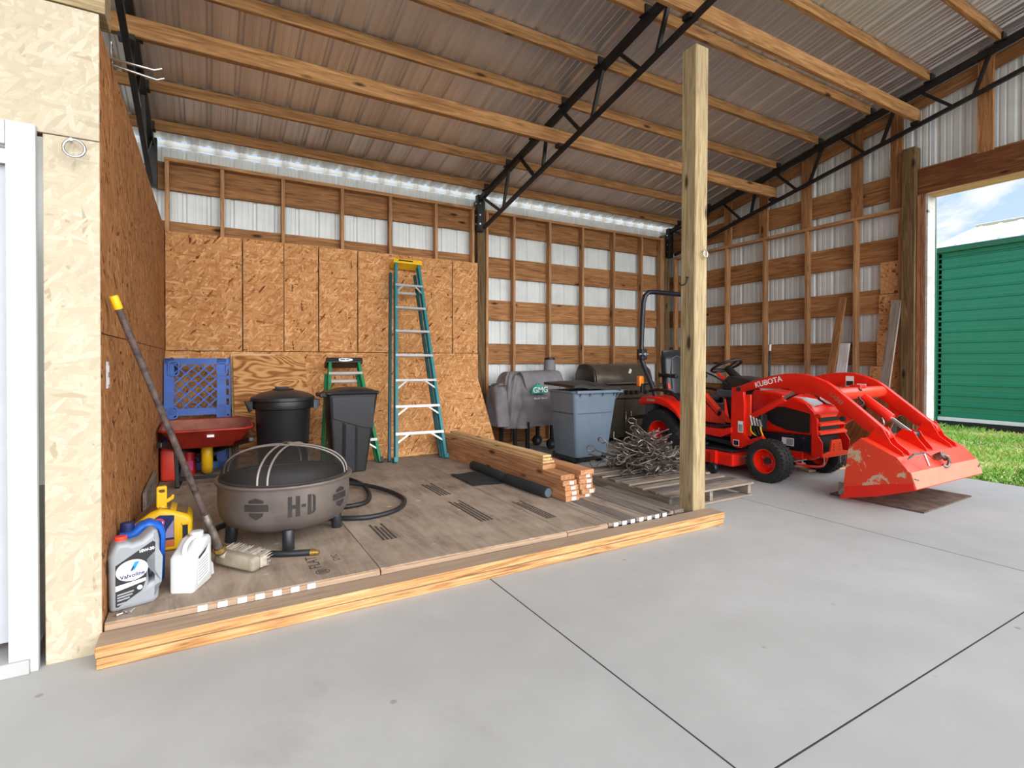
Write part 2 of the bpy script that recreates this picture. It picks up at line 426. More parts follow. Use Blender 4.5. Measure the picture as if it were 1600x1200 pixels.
def flat(mb_loops, thick, bevel=0.0, M=None, res=2):
    """closed 2-D outline(s), later loops cut holes; returns MB of the extruded solid"""
    cu = bpy.data.curves.new('outline', 'CURVE'); cu.dimensions = '2D'; cu.fill_mode = 'BOTH'
    cu.extrude = max(thick/2-bevel, 0.0001); cu.bevel_depth = bevel; cu.bevel_resolution = res
    if bevel: cu.offset = -bevel
    for lp in mb_loops:
        sp = cu.splines.new('POLY'); sp.points.add(len(lp)-1); sp.use_cyclic_u = True
        for q, p in zip(sp.points, lp): q.co = (p[0], p[1], 0, 1)
    return curve_to_mb(cu, M)
def curve_to_mb(cu, M=None):
    o = bpy.data.objects.new('outline', cu); COL.objects.link(o); bpy.context.view_layer.update()
    dg = bpy.context.evaluated_depsgraph_get(); me = bpy.data.meshes.new_from_object(o.evaluated_get(dg))
    mb = MB(); M = M or Matrix.Identity(4)
    mb.add([M @ v.co for v in me.vertices], [tuple(p.vertices) for p in me.polygons])
    bpy.data.objects.remove(o); bpy.data.curves.remove(cu); bpy.data.meshes.remove(me); return mb
def text(s, size, M, thick=0.0006, shear=0.0, bold=0.0, sx=1.0, space=1.0):
    cu = bpy.data.curves.new('lettering', 'FONT'); cu.body = s; cu.size = size; cu.align_x = 'CENTER'; cu.align_y = 'CENTER'
    cu.extrude = thick; cu.shear = shear; cu.offset = bold; cu.space_character = space
    return curve_to_mb(cu, M @ Matrix.Diagonal((sx, 1, 1, 1)))
def basis(o, x, y):
    """matrix with local x, y axes along the given directions at o"""
    x = V(x).normalized(); y = V(y); y = (y-x*y.dot(x)).normalized(); z = x.cross(y)
    return Matrix.Translation(V(o)) @ Matrix((x, y, z)).transposed().to_4x4()
def arc(c, r, a0, a1, n): return [(c[0]+r*math.cos(a0+(a1-a0)*k/n), c[1]+r*math.sin(a0+(a1-a0)*k/n)) for k in range(n+1)]
def rrect(x0, y0, x1, y1, r, n=4):
    return arc((x1-r, y1-r), r, 0, PI/2, n)+arc((x0+r, y1-r), r, PI/2, PI, n)+arc((x0+r, y0+r), r, PI, 1.5*PI, n)+arc((x1-r, y0+r), r, 1.5*PI, 2*PI, n)
def smoothpath(pts, n=6):
    """Catmull-Rom through points"""
    pts = [V(p) for p in pts]; out = []
    for i in range(len(pts)-1):
        p0 = pts[max(i-1, 0)]; p1 = pts[i]; p2 = pts[i+1]; p3 = pts[min(i+2, len(pts)-1)]
        for k in range(n):
            t = k/n; out.append(0.5*((2*p1)+(p2-p0)*t+(2*p0-5*p1+4*p2-p3)*t*t+(3*p1-p0-3*p2+p3)*t**3))
    out.append(pts[-1]); return out
ORD = ['first', 'second', 'third', 'fourth', 'fifth', 'sixth', 'seventh', 'eighth', 'ninth', 'tenth', 'eleventh', 'twelfth']
# ================================================================== the place
DZ = 0.118                      # top of the plywood deck
def zc(y): return 4.921-0.22*y  # top of the truss top chord
def zr(y): return zc(y)+0.108   # underside of the roof sheets
XL = -0.38

def structure(name, mb, mat, **k): return put(name, mb, mat, kind='structure', **k)

# floor slabs with sawn joints
xs = [-9.0, 1.366, 4.10, 6.84]; ys = [-9.0, 0.963, 6.9]
mb = MB()
for i in range(3):
    for j in range(2):
        mb.bb((xs[i]+(0.004 if i else 0), ys[j]+(0.004 if j else 0), -0.1), (xs[i+1]-(0.004 if i < 2 else 0), ys[j+1]-(0.004 if j == 0 else 0), 0))
mb.bb((6.84, 2.80, -0.1), (7.3, 6.9, 0))
me, o = mb.mesh('floor', CONC); props(link('floor', me, o), kind='structure')
structure('floor_joint_filler', MB().bb((1.362, -9, -0.1), (1.370, 6.9, -0.0012)).bb((4.096, -9, -0.1), (4.104, 6.9, -0.0012)).bb((-9, 0.959, -0.1), (6.84, 0.967, -0.0012)), plain('joint_dirt', (58, 55, 51), 0.95))
structure('ground', MB().bb((-40, -40, -0.4), (60, 40, -0.05)), SOIL)
structure('lawn_soil', MB().bb((6.86, -12, -0.06), (30, 2.78, -0.015)).bb((7.32, 2.78, -0.06), (30, 16, -0.015)), SOIL)

def ribbed(n0, n1, place, pitch=0.2286, tall=0.019):
    """profile of a ribbed sheet between n0 and n1"""
    prof = [(n0, 0)]; k = math.floor(n0/pitch); a = k*pitch
    while a < n1+pitch:
        for dx, h in ((0, 0), (0.016, tall), (0.038, tall), (0.054, 0), (0.108, 0), (0.114, 0.004), (0.126, 0.004), (0.132, 0), (0.168, 0), (0.174, 0.004), (0.186, 0.004), (0.192, 0)):
            if n0 < a+dx < n1: prof.append((a+dx, h))
        a += pitch
    prof.append((n1, 0)); return prof
def sheet(prof, f0, f1):
    mb = MB(); a = [f0(n, h) for n, h in prof]; b = [f1(n, h) for n, h in prof]; n = len(prof)
    return mb.add(a+b, [(i, i+1, n+i+1, n+i) for i in range(n-1)])
# roof: ribs run up the slope
Y0, Y1 = -1.3, 6.705
pr = ribbed(-4.2, 7.34, None)
structure('ceiling', sheet(pr, lambda n, h: (n, Y0, zr(Y0)+h), lambda n, h: (n, Y1, zr(Y1)+h)), ROOFM)
# outside siding, ribs vertical, rib crests to the outside
pr = ribbed(-4.2, 7.24, None)
structure('wall_back', sheet(pr, lambda n, h: (n, 6.745+h, 0.0), lambda n, h: (n, 6.745+h, 3.495)), SIDING)
pr = ribbed(2.84, 6.76, None)
wr = sheet(pr, lambda n, h: (7.165+h, n, 0.0), lambda n, h: (7.165+h, n, zr(n)-0.02))
pr = ribbed(-1.2, 2.838, None)
s2 = sheet(pr, lambda n, h: (7.165+h, n, 3.16), lambda n, h: (7.165+h, n, zr(n)-0.02)); wr.add(s2.v, s2.f)
structure('wall_right', wr, SIDING)
structure('wall_far_left', MB().bb((-4.3, -1.0, 0), (-4.2, 6.9, 4.6)), TANO)
# white closure strip in the gap under the roof at the back eave: scalloped to the ribs
mb = MB()
for (a, b) in ((-4.2, 7.2),):
    x = a
    while x < b:
        x2 = min(x+0.2286, b)
        mb.bb((x, 6.70, 3.497), (x2-0.05, 6.735, 3.546)); mb.bb((x2-0.05, 6.695, 3.487), (x2, 6.738, 3.566)); x = x2
structure('trim_1', mb, CLOSURE)

# left partition: strand board with one level seam
mb = MB()
for z0, z1 in ((0.0, 1.328), (1.333, 2.605)):
    for y0, y1 in ((2.752, 3.99), (3.993, 5.22), (5.223, 6.60)): pass
def panel(name, lo, hi, axis, mat, **k):
    """board sheet lying in a vertical plane; its own XY plane is the face"""
    lo = V(lo); hi = V(hi); c = (lo+hi)/2; s = hi-lo
    if axis == 'y': R = Matrix(((1, 0, 0), (0, 0, -1), (0, 1, 0))); sz = (s.x, s.z, s.y)
    else: R = Matrix(((0, 0, 1), (1, 0, 0), (0, 1, 0))); sz = (s.y, s.z, s.x)
    me, _ = MB().box((0, 0, 0), sz).mesh(name, mat, 0.0015, origin=(0, 0, 0), seg=1)
    return props(link(name, me, c, k.pop('parent', None), R), **k)
panel('wall_left', (XL-0.018, 2.755, 0.0), (XL, 6.60, 1.329), 'x', OSBD, kind='structure')
panel('wall_left', (XL-0.018, 2.755, 1.333), (XL, 6.60, 2.605), 'x', OSBD, kind='structure')
structure('wall_left_core', MB().bb((XL-0.10, 2.78, 0.0), (XL-0.02, 6.70, 2.59)), FRAME)
# tan painted front wall beside the white door
panel('wall_front', (-0.56, 2.745, 0.0), (XL-0.001, 2.765, 2.118), 'y', TANO, kind='structure')
panel('wall_front', (-3.5, 2.745, 2.122), (XL-0.001, 2.765, 2.645), 'y', TANO, kind='structure')
structure('wall_front_core', MB().bb((-3.5, 2.768, 2.14), (-0.41, 2.86, 2.64)).bb((-0.56, 2.768, 0.0), (-0.41, 2.86, 2.14)), FRAME)
board('front_wall_beam', (-3.5, 2.82, 2.722), (-0.36, 2.82, 2.722), 0.14, 0.15, (0, 0, 1), POSTW, label='greenish timber beam on top of the tan painted wall', cat='beam')
d = thing('door_1', 'white door leaf with wide white casing at the left edge', 'door', (-0.9, 2.75, 0)); d['kind'] = 'structure'
put('door_casing', MB().bb((-0.664, 2.715, 0.0), (-0.576, 2.744, 2.138)), WHITE, d, 0.003)
put('door_casing', MB().bb((-1.9, 2.716, 2.046), (-0.665, 2.744, 2.138)), WHITE, d, 0.003)
put('door_panel', MB().bb((-1.9, 2.80, 0.10), (-0.60, 2.84, 2.02)), WHITE, d, 0.003)
put('door_track', MB().bb((-1.9, 2.76, 2.0), (-0.665, 2.80, 2.044)).bb((-1.9, 2.765, 1.985), (-0.665, 2.775, 2.0)), CHROME, d)
put('threshold', MB().bb((-1.9, 2.70, 0.0), (-0.60, 2.95, 0.055)), CONC, d, 0.004)

# ------------------------------------------------------------------ roof timbers and trusses
pY = [6.37, 5.77, 5.17, 4.58, 3.99, 3.37, 2.77, 2.168, 1.57, 0.97, 0.37, -0.23, -0.83]
for i, y in enumerate(pY):
    lab = 'roof purlin under the metal roof, %s up from the back eave' % (ORD[i] if i < 12 else 'topmost')
    if i == 3: lab = 'split and cracked roof purlin, fourth up from the back eave'
    z = zc(y)+0.053
    jig = 0.0
    board('roof_purlin', (-3.9, y, z+0.001), (6.99, y, z+0.001), 0.045, 0.103, (0, 1, 0.0), PURL, label=lab, cat='purlin', group='purlins under the metal roof', bevel=0.004)
for y, zb, lab in ((4.63, 3.525, 'heavy lower roof beam resting on the truss bottom chords, nearer the back wall'), (2.89, 3.917, 'heavy lower roof beam resting on the truss bottom chords, farther from the back wall')):
    board('tie_beam', (-0.64, y, zb+0.072), (7.0, y, zb+0.072), 0.05, 0.14, (0, 1, 0), PURL, label=lab, cat='beam', group='lower roof beams', bevel=0.006)

def zb_(y): return 3.034+0.2373*(6.419-y)     # bottom chord centre line
def truss(x, label, dx):
    t = thing('roof_truss', label, 'truss', (x, 6.5, 3.0), 'black steel roof trusses')
    yb = 6.56; yf = -1.2
    put('top_chord', MB().bar((x, yb, zc(yb)-0.036), (x, yf, zc(yf)-0.036), 0.055, 0.07), BLACKM, t, 0.004)
    put('bottom_chord', MB().bar((x, 6.44, zb_(6.44)), (x, yf, zb_(yf)), 0.042, 0.042), BLACKM, t, 0.003)
    put('mounting_plate', MB().bb((x-0.05, 6.52, 3.0), (x+0.05, 6.60, 3.50)), BLACKM, t, 0.004)
    for z in (3.1, 3.22, 3.38): put('bolt', MB().cyl((x-0.062, 6.555, z), (x-0.05, 6.555, z), 0.013, n=8), CHROME, t); put('bolt', MB().cyl((x-0.02, 6.522, z), (x-0.02, 6.508, z), 0.013, n=8), CHROME, t)
    top = [6.458, 5.752, 5.467, 4.892, 4.588, 3.945, 3.719, 3.101, 2.85, 2.25, 1.98, 1.40, 1.11, 0.53, 0.24, -0.34]
    bot = [5.973, 5.888, 5.155, 4.977, 4.292, 4.105, 3.43, 3.241, 2.56, 2.37, 1.69, 1.50, 0.82, 0.63, -0.05, -0.24]
    for a, b in zip(top, bot):
        put('web_bar', MB().bar((x, a, zc(a)-0.06), (x, b, zb_(b)+0.01), 0.032, 0.032, (1, 0, 0)), BLACKM, t, 0.002)
    for y in pY[:9]:
        put('purlin_clip', MB().bb((x-0.045, y-0.042, zc(y)-0.005), (x+0.045, y-0.028, zc(y)+0.075)).bb((x-0.05, y-0.06, zc(y)-0.012), (x+0.05, y+0.035, zc(y)+0.0)), BLACKM, t)
    for y, zb in ((4.63, 3.525), (2.89, 3.917)):
        put('beam_clip', MB().bb((x-0.05, y-0.04, zb-0.04), (x+0.05, y+0.04, zb)), BLACKM, t, 0.003)
    return t
truss(-0.485, 'black steel roof truss above the left strand-board partition', 0)
truss(3.28, 'black steel roof truss across the middle of the roof', 0)
truss(6.95, 'black steel roof truss along the right-hand wall', 0)

# ------------------------------------------------------------------ back wall framing
def girt(p0, p1, side, label): return board('wall_girt', p0, p1, 0.29, 0.038, side, FRAME, label=label, cat='girt', group='wide wall girts')
for z, w in ((3.175, 'topmost'), (2.555, 'second from the top'), (1.94, 'third from the top'), (1.315, 'fourth from the top'), (0.71, 'fifth from the top'), (0.15, 'lowest')):
    girt((-0.45, 6.715, z), (6.86, 6.715, z), (0, 0, 1), 'wide brown girt board across the back wall, ' + w)
def frame(name, label, x0, x1, studs, ztop, zbot=0.0):
    t = thing(name, label, 'wall frame', ((x0+x1)/2, 6.64, zbot))
    board('top_plate', (x0, 6.645, ztop-0.019), (x1, 6.645, ztop-0.019), 0.089, 0.038, (0, 1, 0), STUDW, t)
    board('bottom_plate', (x0, 6.645, zbot+0.019), (x1, 6.645, zbot+0.019), 0.089, 0.038, (0, 1, 0), STUDW, t)
    for x in studs: board('stud', (x, 6.645, zbot+0.038), (x, 6.645, ztop-0.039), 0.089, 0.038, (0, 1, 0), STUDW, t)
frame('stud_frame', 'brown stud frame above the strand-board panels on the back wall', -0.38, 3.23, [-0.355, 0.154, 0.77, 1.437, 2.035, 2.657, 3.2], 3.345, 0.0)
frame('stud_frame', 'open brown stud frame on the back wall behind the covered smoker', 3.40, 6.86, [3.42, 3.861, 4.487, 5.109, 5.742, 6.352, 6.80, 6.841], 3.335, 0.0)
board('wall_post', (3.325, 6.66, 0.0), (3.325, 6.66, 3.45), 0.12, 0.12, (0, 1, 0), POSTD, label='grey square wall post between the strand board and the open back frame', cat='post')
board('wall_post', (6.95, 6.68, 0.0), (6.95, 6.68, 3.40), 0.12, 0.14, (0, 1, 0), POSTD, label='dark square post in the back right corner', cat='post')

# strand board sheets on the back wall
ex = [-0.378, 0.347, 0.771, 1.154, 1.613, 2.878, 3.262]
nm = ['leftmost against the partition, widest but one', 'second from the left', 'third from the left, with a dark knot', 'fourth from the left', 'fifth from the left, behind the tall ladder top', 'narrow rightmost one beside the grey wall post']
for i in range(6):
    panel('strand_board', (ex[i]+0.006, 6.581, 1.322), (ex[i+1]-0.006, 6.598, 2.57), 'y', OSBB, label='upper strand-board panel on the back wall, ' + nm[i], cat='board panel', group='upper strand-board panels')
for i, (a, b) in enumerate(((-0.378, -0.061), (-0.057, 3.262))):
    panel('strand_board', (a, 6.581, 0.05), (b, 6.598, 1.315), 'y', OSBB, label=('narrow lower strand-board panel in the back left corner', 'long lower strand-board panel behind the leaning sheets')[i], cat='board panel')

# ------------------------------------------------------------------ right wall framing
for z, w in ((2.55, 'second from the top'), (1.945, 'third from the top'), (1.31, 'fourth from the top'), (0.71, 'fifth from the top'), (0.15, 'lowest')):
    girt((7.14, 2.92, z), (7.14, 6.74, z), (0, 0, 1), 'wide brown girt board along the right-hand wall, ' + w)
girt((7.14, -1.2, 3.335), (7.14, 6.74, 3.255), (0, 0, 1), 'wide brown girt board along the right-hand wall, topmost, passing over the door opening')
board('rake_board', (7.10, -1.2, zc(-1.2)-0.10), (7.10, 6.6, zc(6.6)-0.10), 0.14, 0.036, (0, 0, 1), FRAME, label='sloping brown board following the right-hand roof truss', cat='board')
t = thing('stud_frame', 'open brown stud frame on the right-hand wall behind the tractor', 'wall frame', (7.07, 4.5, 0))
board('top_plate', (7.075, 3.06, 2.995), (7.075, 6.55, 2.995), 0.089, 0.038, (1, 0, 0), STUDW, t)
board('bottom_plate', (7.075, 3.06, 0.019), (7.075, 6.55, 0.019), 0.089, 0.038, (1, 0, 0), STUDW, t)
for y in (3.08, 3.579, 4.20, 4.827, 5.474, 6.1, 6.53): board('stud', (7.075, y, 0.038), (7.075, y, 2.975), 0.089, 0.038, (1, 0, 0), STUDW, t)
for i, y in enumerate((6.1, 5.458, 4.846, 4.21, 3.571, 3.13, 2.311, 1.65)):
    z0 = 3.015 if y > 3 else 3.40
    board('upper_stud', (7.06, y, z0), (7.06, y, zr(y)-0.04), 0.13, 0.038, (0, 1, 0), FRAME, label='flat upper stud on the right-hand wall under the roof, %s from the back corner' % ORD[i], cat='stud', group='flat upper studs on the right-hand wall')

# door opening to the lawn
board('door_post', (7.04, 2.975, 0.0), (7.04, 2.975, 3.66), 0.13, 0.14, (0, 1, 0), POSTD, label='dark square post beside the open doorway to the lawn', cat='post')
board('door_header', (7.075, -1.2, 3.255), (7.075, 2.905, 3.255), 0.30, 0.07, (0, 0, 1), HEADW, label='thick scuffed brown header beam over the open doorway', cat='beam')
j = thing('jamb_studs', 'bundle of three brown studs forming the doorway jamb', 'door jamb', (7.1, 2.86, 0))
for k in range(2): board('stud', (7.085, 2.887-0.039*k, 0.0), (7.085, 2.887-0.039*k, 3.104), 0.14, 0.037, (1, 0, 0), JAMBW, j)
structure('trim_2', MB().bb((7.02, 2.80, 0.0), (7.20, 2.826, 3.104)), WHITEW, bevel=0.002)
board('trim_3', (7.10, -1.2, 3.092), (7.10, 2.80, 3.092), 0.20, 0.022, (1, 0, 0), LUML, kind='structure')
structure('trim_4', MB().bb((7.20, 2.795, 0.0), (7.225, 2.86, 3.2)), GREENT)

# ------------------------------------------------------------------ centre post and its hardware
p = thing('centre_post', 'tall pale square timber post at the corner of the deck', 'post', (3.25, 2.825, 0.0))
board('timber', (3.248, 2.828, 0.0), (3.268, 2.828, 3.615), 0.138, 0.136, (0, 1, 0), POSTW, p, bevel=0.006)

# ------------------------------------------------------------------ deck
dk = [(-0.375, 0.79, 'plywood deck sheet under the fire pit, against the left partition'), (0.794, 2.006, 'middle plywood deck sheet between the fire pit and the lumber stack'), (2.01, 2.345, 'narrow plywood deck strip under the edge of the lumber stack')]
decks = []
for x0, x1, lab in dk:
    t = thing('deck_sheet', lab, 'plywood deck', ((x0+x1)/2, 4.2, 0))
    me, _ = MB().box((0, 0, 0), (x1-x0, 3.75, 0.012)).mesh('plywood', DECKP, 0.002, origin=(0, 0, 0), seg=1)
    link('plywood', me, ((x0+x1)/2, 2.76+1.875, DZ-0.006), t); decks.append(t)
    n = max(1, int((x1-x0)/0.3)); 
    for k in range(n+1):
        xx = x0+0.035+(x1-x0-0.07)*k/n
        board('joist', (xx, 2.765, 0.053), (xx, 6.5, 0.053), 0.06, 0.105, (1, 0, 0), LUMB, t)
    board('edge_strip', (x0+0.001, 2.757, DZ-0.021), (x1-0.001, 2.757, DZ-0.021), 0.026, 0.012, (0, 0, 1), TIMB, t)
px = [2.41, 2.535, 2.66, 2.785, 2.91, 3.025]
planks = []
for i, x in enumerate(px):
    y1 = (4.9, 5.1, 4.95, 4.2, 3.9, 3.6)[i]; w = 0.118 if i < 5 else 0.10
    t = thing('deck_plank', 'weathered grey deck plank between the lumber stack and the post, %s from the stack' % ORD[i], 'plank', (x, 3.5, 0), 'weathered deck planks')
    board('plank', (x, 2.752, DZ-0.014), (x, y1, DZ-0.014), w, 0.026, (1, 0, 0), DARKW if i % 2 else GREYW, t, bevel=0.003)
    board('sleeper', (x, 2.80, 0.045), (x, y1, 0.045), 0.05, 0.088, (1, 0, 0), GREYW, t)
    planks.append(t)
def tag_(x, par): put('paper_tag', MB().bb((x-0.019, 2.7465, 0.0895), (x+0.019, 2.7505, 0.1145)), PRWHITE, par)
for x in (-0.02, 0.06, 0.14, 0.215, 0.29, 0.37, 0.445): tag_(x, decks[0])
for x in (2.41, 2.487, 2.563, 2.642, 2.72, 2.795, 2.87): tag_(x, planks[min(range(5), key=lambda k: abs(px[k]-x))])
# faded ink on the plywood
ink = lambda: MB()
zi = DZ+0.0006
put('stencil_lettering', text('FLAT', 0.085, basis((0.50, 3.02, zi), (0, 1, 0), (-1, 0, 0)), 0.0004), STENCIL, decks[0])
put('stencil_lettering', text('DYC', 0.05, basis((0.62, 3.04, zi), (0, 1, 0), (-1, 0, 0)), 0.0004), STENCIL, decks[0])
mb = MB(); c = (0.52, 2.865)
mb.grid(lambda u, v: (c[0]+math.cos(2*PI*u)*(0.030+0.006*v), c[1]+math.sin(2*PI*u)*(0.030+0.006*v), zi), 24, 2, True)
for k in range(4): mb.bb((c[0]-0.022, c[1]-0.018+0.011*k, zi-0.0004), (c[0]+0.022, c[1]-0.013+0.011*k, zi+0.0002))
put('stencil_mark', mb, STENCIL, decks[0])
def stamp(x0, y0, x1, y1, n, par):
    mb = MB()
    for k in range(n):
        a = x0+(x1-x0)*k/n; mb.bb((a, y0, zi-0.0004), (a+(x1-x0)/n*0.62, y1-0.04*((k*7) % 3), zi+0.0002))
    put('stencil_mark', mb, STENCIL, par)
stamp(0.93, 3.18, 1.03, 3.52, 4, decks[1]); stamp(1.62, 3.22, 1.73, 3.80, 4, decks[1]); stamp(2.05, 3.05, 2.14, 3.55, 4, decks[2]); stamp(1.64, 4.0, 1.75, 4.45, 4, decks[1])

board('sill_timber', (-0.385, 2.674, 0.066), (3.345, 2.674, 0.066), 0.14, 0.044, (0, 1, 0), TIMB, label='upper long yellowish timber along the front edge of the deck', cat='timber', bevel=0.003)
board('sill_timber', (-0.38, 2.668, 0.0215), (3.325, 2.668, 0.0215), 0.14, 0.042, (0, 1, 0), TIMB, label='lower long yellowish timber along the front edge of the deck, lying on the concrete', cat='timber', bevel=0.003)

# ------------------------------------------------------------------ small hardware on the walls
t = thing('ring_bolt', 'zinc ring bolt screwed into the tan painted wall', 'ring bolt', (-0.46, 2.745, 2.09))
put('shank', MB().cyl((-0.475, 2.76, 2.108), (-0.465, 2.70, 2.098), 0.006, n=10), CHROME, t)
put('ring', MB().tube([(-0.455+0.034*math.cos(a), 2.70+0.006*math.sin(a), 2.064+0.036*math.sin(a)) for a in [2*PI*k/24 for k in range(24)]], 0.0055, 8, True), CHROME, t, smooth=50)
t = thing('eye_bolt', 'small zinc eye bolt screwed into the front of the pale post', 'eye bolt', (3.275, 2.755, 2.03))
put('shank', MB().cyl((3.277, 2.77, 2.055), (3.277, 2.735, 2.055), 0.005, n=8), CHROME, t)
put('ring', MB().tube([(3.277+0.022*math.cos(a), 2.733, 2.03+0.028*math.sin(a)) for a in [2*PI*k/20 for k in range(20)]], 0.0045, 8, True), CHROME, t, smooth=50)
put('wire_hook', MB().tube(smoothpath([(3.182, 2.82, 1.86), (3.172, 2.82, 1.83), (3.159, 2.83, 1.802), (3.147, 2.85, 1.798), (3.142, 2.865, 1.82), (3.142, 2.868, 1.842)], 5), 0.005, 8).cyl((3.20, 2.82, 1.856), (3.167, 2.82, 1.856), 0.005, n=8), BLACKM, smooth=50, label='black metal hook screwed into the left face of the pale post', cat='hook')
t = thing('utility_hanger', 'zinc double-prong utility hanger high on the left partition edge', 'hanger', (-0.372, 3.03, 2.62))
put('back_plate', MB().bb((XL, 3.018, 2.598), (XL+0.008, 3.048, 2.56+0.12)), CHROME, t, 0.002)
put('prong', MB().tube([(XL+0.006, 3.02, 2.665), (XL+0.006, 3.02, 2.60), (XL+0.17, 3.02, 2.592), (XL+0.20, 3.02, 2.607)], 0.006, 8), CHROME, t, smooth=50)
put('prong', MB().tube([(XL+0.006, 3.05, 2.66), (XL+0.006, 3.05, 2.585), (XL+0.175, 3.08, 2.575), (XL+0.205, 3.08, 2.59)], 0.006, 8), CHROME, t, smooth=50)
t = thing('wall_plate', 'narrow white electrical plate on the left partition', 'electrical plate', (XL, 2.9, 1.155))
put('cover', MB().bb((XL, 2.872, 1.095), (XL+0.006, 2.915, 1.213)), WHITE, t, 0.002)
put('socket', MB().bb((XL+0.006, 2.882, 1.112), (XL+0.009, 2.905, 1.142)).bb((XL+0.006, 2.882, 1.166), (XL+0.009, 2.905, 1.196)), JUGW, t, 0.001)

# ------------------------------------------------------------------ outside: green building and grass
b = thing('green_shed', 'green metal-sided outbuilding with a white metal roof across the lawn', 'shed', (12.0, 0, 0))
prof = []; z = 0.17
while z < 3.25:
    for dz, h in ((0, 0), (0.010, 0.022), (0.024, 0.022), (0.04, 0), (0.1, 0), (0.105, 0.003), (0.12, 0.003), (0.125, 0)):
        if z+dz < 3.27: prof.append((z+dz, h))
    z += 0.197
n = len(prof); mb = MB(); mb.add([(12-h, 4.66, z) for z, h in prof]+[(12-h, -9, z) for z, h in prof], [(i, i+1, n+i+1, n+i) for i in range(n-1)])
mb.bb((12.03, -9, 0.1), (12.09, 4.64, 3.27)); mb.bb((12.0, 4.56, 0.1), (18, 4.64, 3.27)); put('siding', mb, GREENM, b)
put('eave_trim', MB().bb((11.86, -9.1, 3.235), (12.02, 4.74, 3.33)).bb((11.95, 4.60, 0.12), (12.05, 4.68, 3.24)), GREENT, b, 0.004)
pr = ribbed(-9.1, 4.74, None, 0.305, 0.02)
put('metal_roof', sheet(pr, lambda n, h: (11.84, n, 3.335+h), lambda n, h: (14.0, n, 4.03+h)), WROOF, b)
put('ridge_cap', MB().bar((14.0, -9.1, 4.06), (14.0, 4.74, 4.06), 0.2, 0.02), WROOF, b)
put('white_skirt', MB().bb((11.98, -9, 0.105), (12.05, 4.6, 0.172)), WROOF, b)
put('black_skirt', MB().bb((11.94, -9, -0.03), (12.0, 4.7, 0.105)), BLACKM, b)

rg = random.Random(3); mb = MB(); vs = []; fs = []
for i in range(30000):
    x = 6.88+rg.random()**1.25*5.0; y = -1.2+rg.random()*7.0
    if y > 2.72 and x < 7.36: continue
    if y > 5.2: continue
    hgt = 0.03+0.055*rg.random()+0.02*math.sin(x*3+y*2.3); 
    if x < 7.5: hgt *= 0.65
    a = rg.random()*2*PI; w = 0.006+0.006*rg.random(); dx = math.cos(a)*w; dy = math.sin(a)*w; b1 = rg.random()*2*PI; ln = hgt*(0.2+0.8*rg.random())
    tx = math.cos(b1)*ln; ty = math.sin(b1)*ln; k = len(vs)
    vs += [(x-dx, y-dy, -0.02), (x+dx, y+dy, -0.02), (x+dx*0.6+tx*0.4, y+dy*0.6+ty*0.4, -0.02+hgt*0.65), (x+tx, y+ty, -0.02+hgt)]
    fs += [(k, k+1, k+2), (k, k+2, k+3)]
me = bpy.data.meshes.new('lawn_grass'); me.from_pydata(vs, [], fs); me.materials.append(GRASS)
props(link('lawn_grass', me, (0, 0, 0)), kind='stuff')
# ================================================================== things on the deck
# ---- leaning sheets against the back wall
def lean_sheet(name, label, x0, x1, yb, zb, yt, zt, mat, th=0.012, rot=False):
    d = V((0, yt-yb, zt-zb)); L = d.length; d.normalize(); x = V((1, 0, 0)); n = x.cross(d)
    if rot: R = Matrix((d, -x, n)).transposed(); sz = (L, x1-x0, th)
    else: R = Matrix((x, d, n)).transposed(); sz = (x1-x0, L, th)
    me, _ = MB().box((0, 0, 0), sz).mesh(name, mat, 0.0015, origin=(0, 0, 0), seg=1)
    return props(link(name, me, V(((x0+x1)/2, (yb+yt)/2, (zb+zt)/2)), None, R), label, 'board panel')
lean_sheet('plywood_sheet', 'plywood sheet with bold wavy grain leaning on the back wall behind the round bin', 0.245, 0.98, 5.77, DZ+0.004, 6.50, 1.268, WAVY, rot=False)
sh = lean_sheet('strand_board_sheet', 'large strand-board sheet leaning on the back wall behind the ladders', 0.66, 3.14, 5.80, DZ+0.004, 6.53, 1.285, OSBB)
lean_sheet('plywood_offcut', 'narrow plywood strip leaning behind the other sheets, beside the blue pallet', 0.225, 2.0, 5.95, DZ+0.004, 6.56, 1.29, LUML, th=0.015)

# ---- lumber stack
def stack_x(y, a, b): return a+(b-a)*(y-3.33)/(5.6-3.33)
k = 0
for c, (xn, xf) in enumerate(((2.485, 2.415), (2.63, 2.56))):
    for r in range(6):
        yn = 3.33+0.012*((r*5+c*3) % 4); 
        if c == 0 and r == 4: yn = 3.40
        if c == 0 and r == 5: yn = 3.66
        dxn = 0.006*((r*7+c) % 3-1); z = DZ+0.020+0.0385*r
        pos = ('bottom', 'second', 'third', 'fourth', 'fifth', 'top')[r]
        t = thing('lumber_board', '%s board in the %s column of the brown lumber stack' % (pos, ('left', 'right')[c]), 'lumber', (xn, 3.4, z), 'boards of the brown lumber stack')
        p0 = V((stack_x(yn, xn, xf)+dxn, yn, z)); p1 = V((stack_x(yn+2.36, xn, xf)+dxn, yn+2.36, z))
        board('plank', p0, p1, 0.136, 0.038, (1, 0, 0), LUMB, t, bevel=0.0025)
        if (c == 0 and r < 4) or (c == 1 and r < 5):
            xx = p0.x+(0.022 if c else 0.012)+0.006*(r % 2)
            put('paper_tag', MB().bb((xx-0.021, yn-0.0025, z-0.013), (xx+0.019, yn-0.0002, z+0.011)), PRWHITE, t)
zt = DZ+0.020+0.0385*6
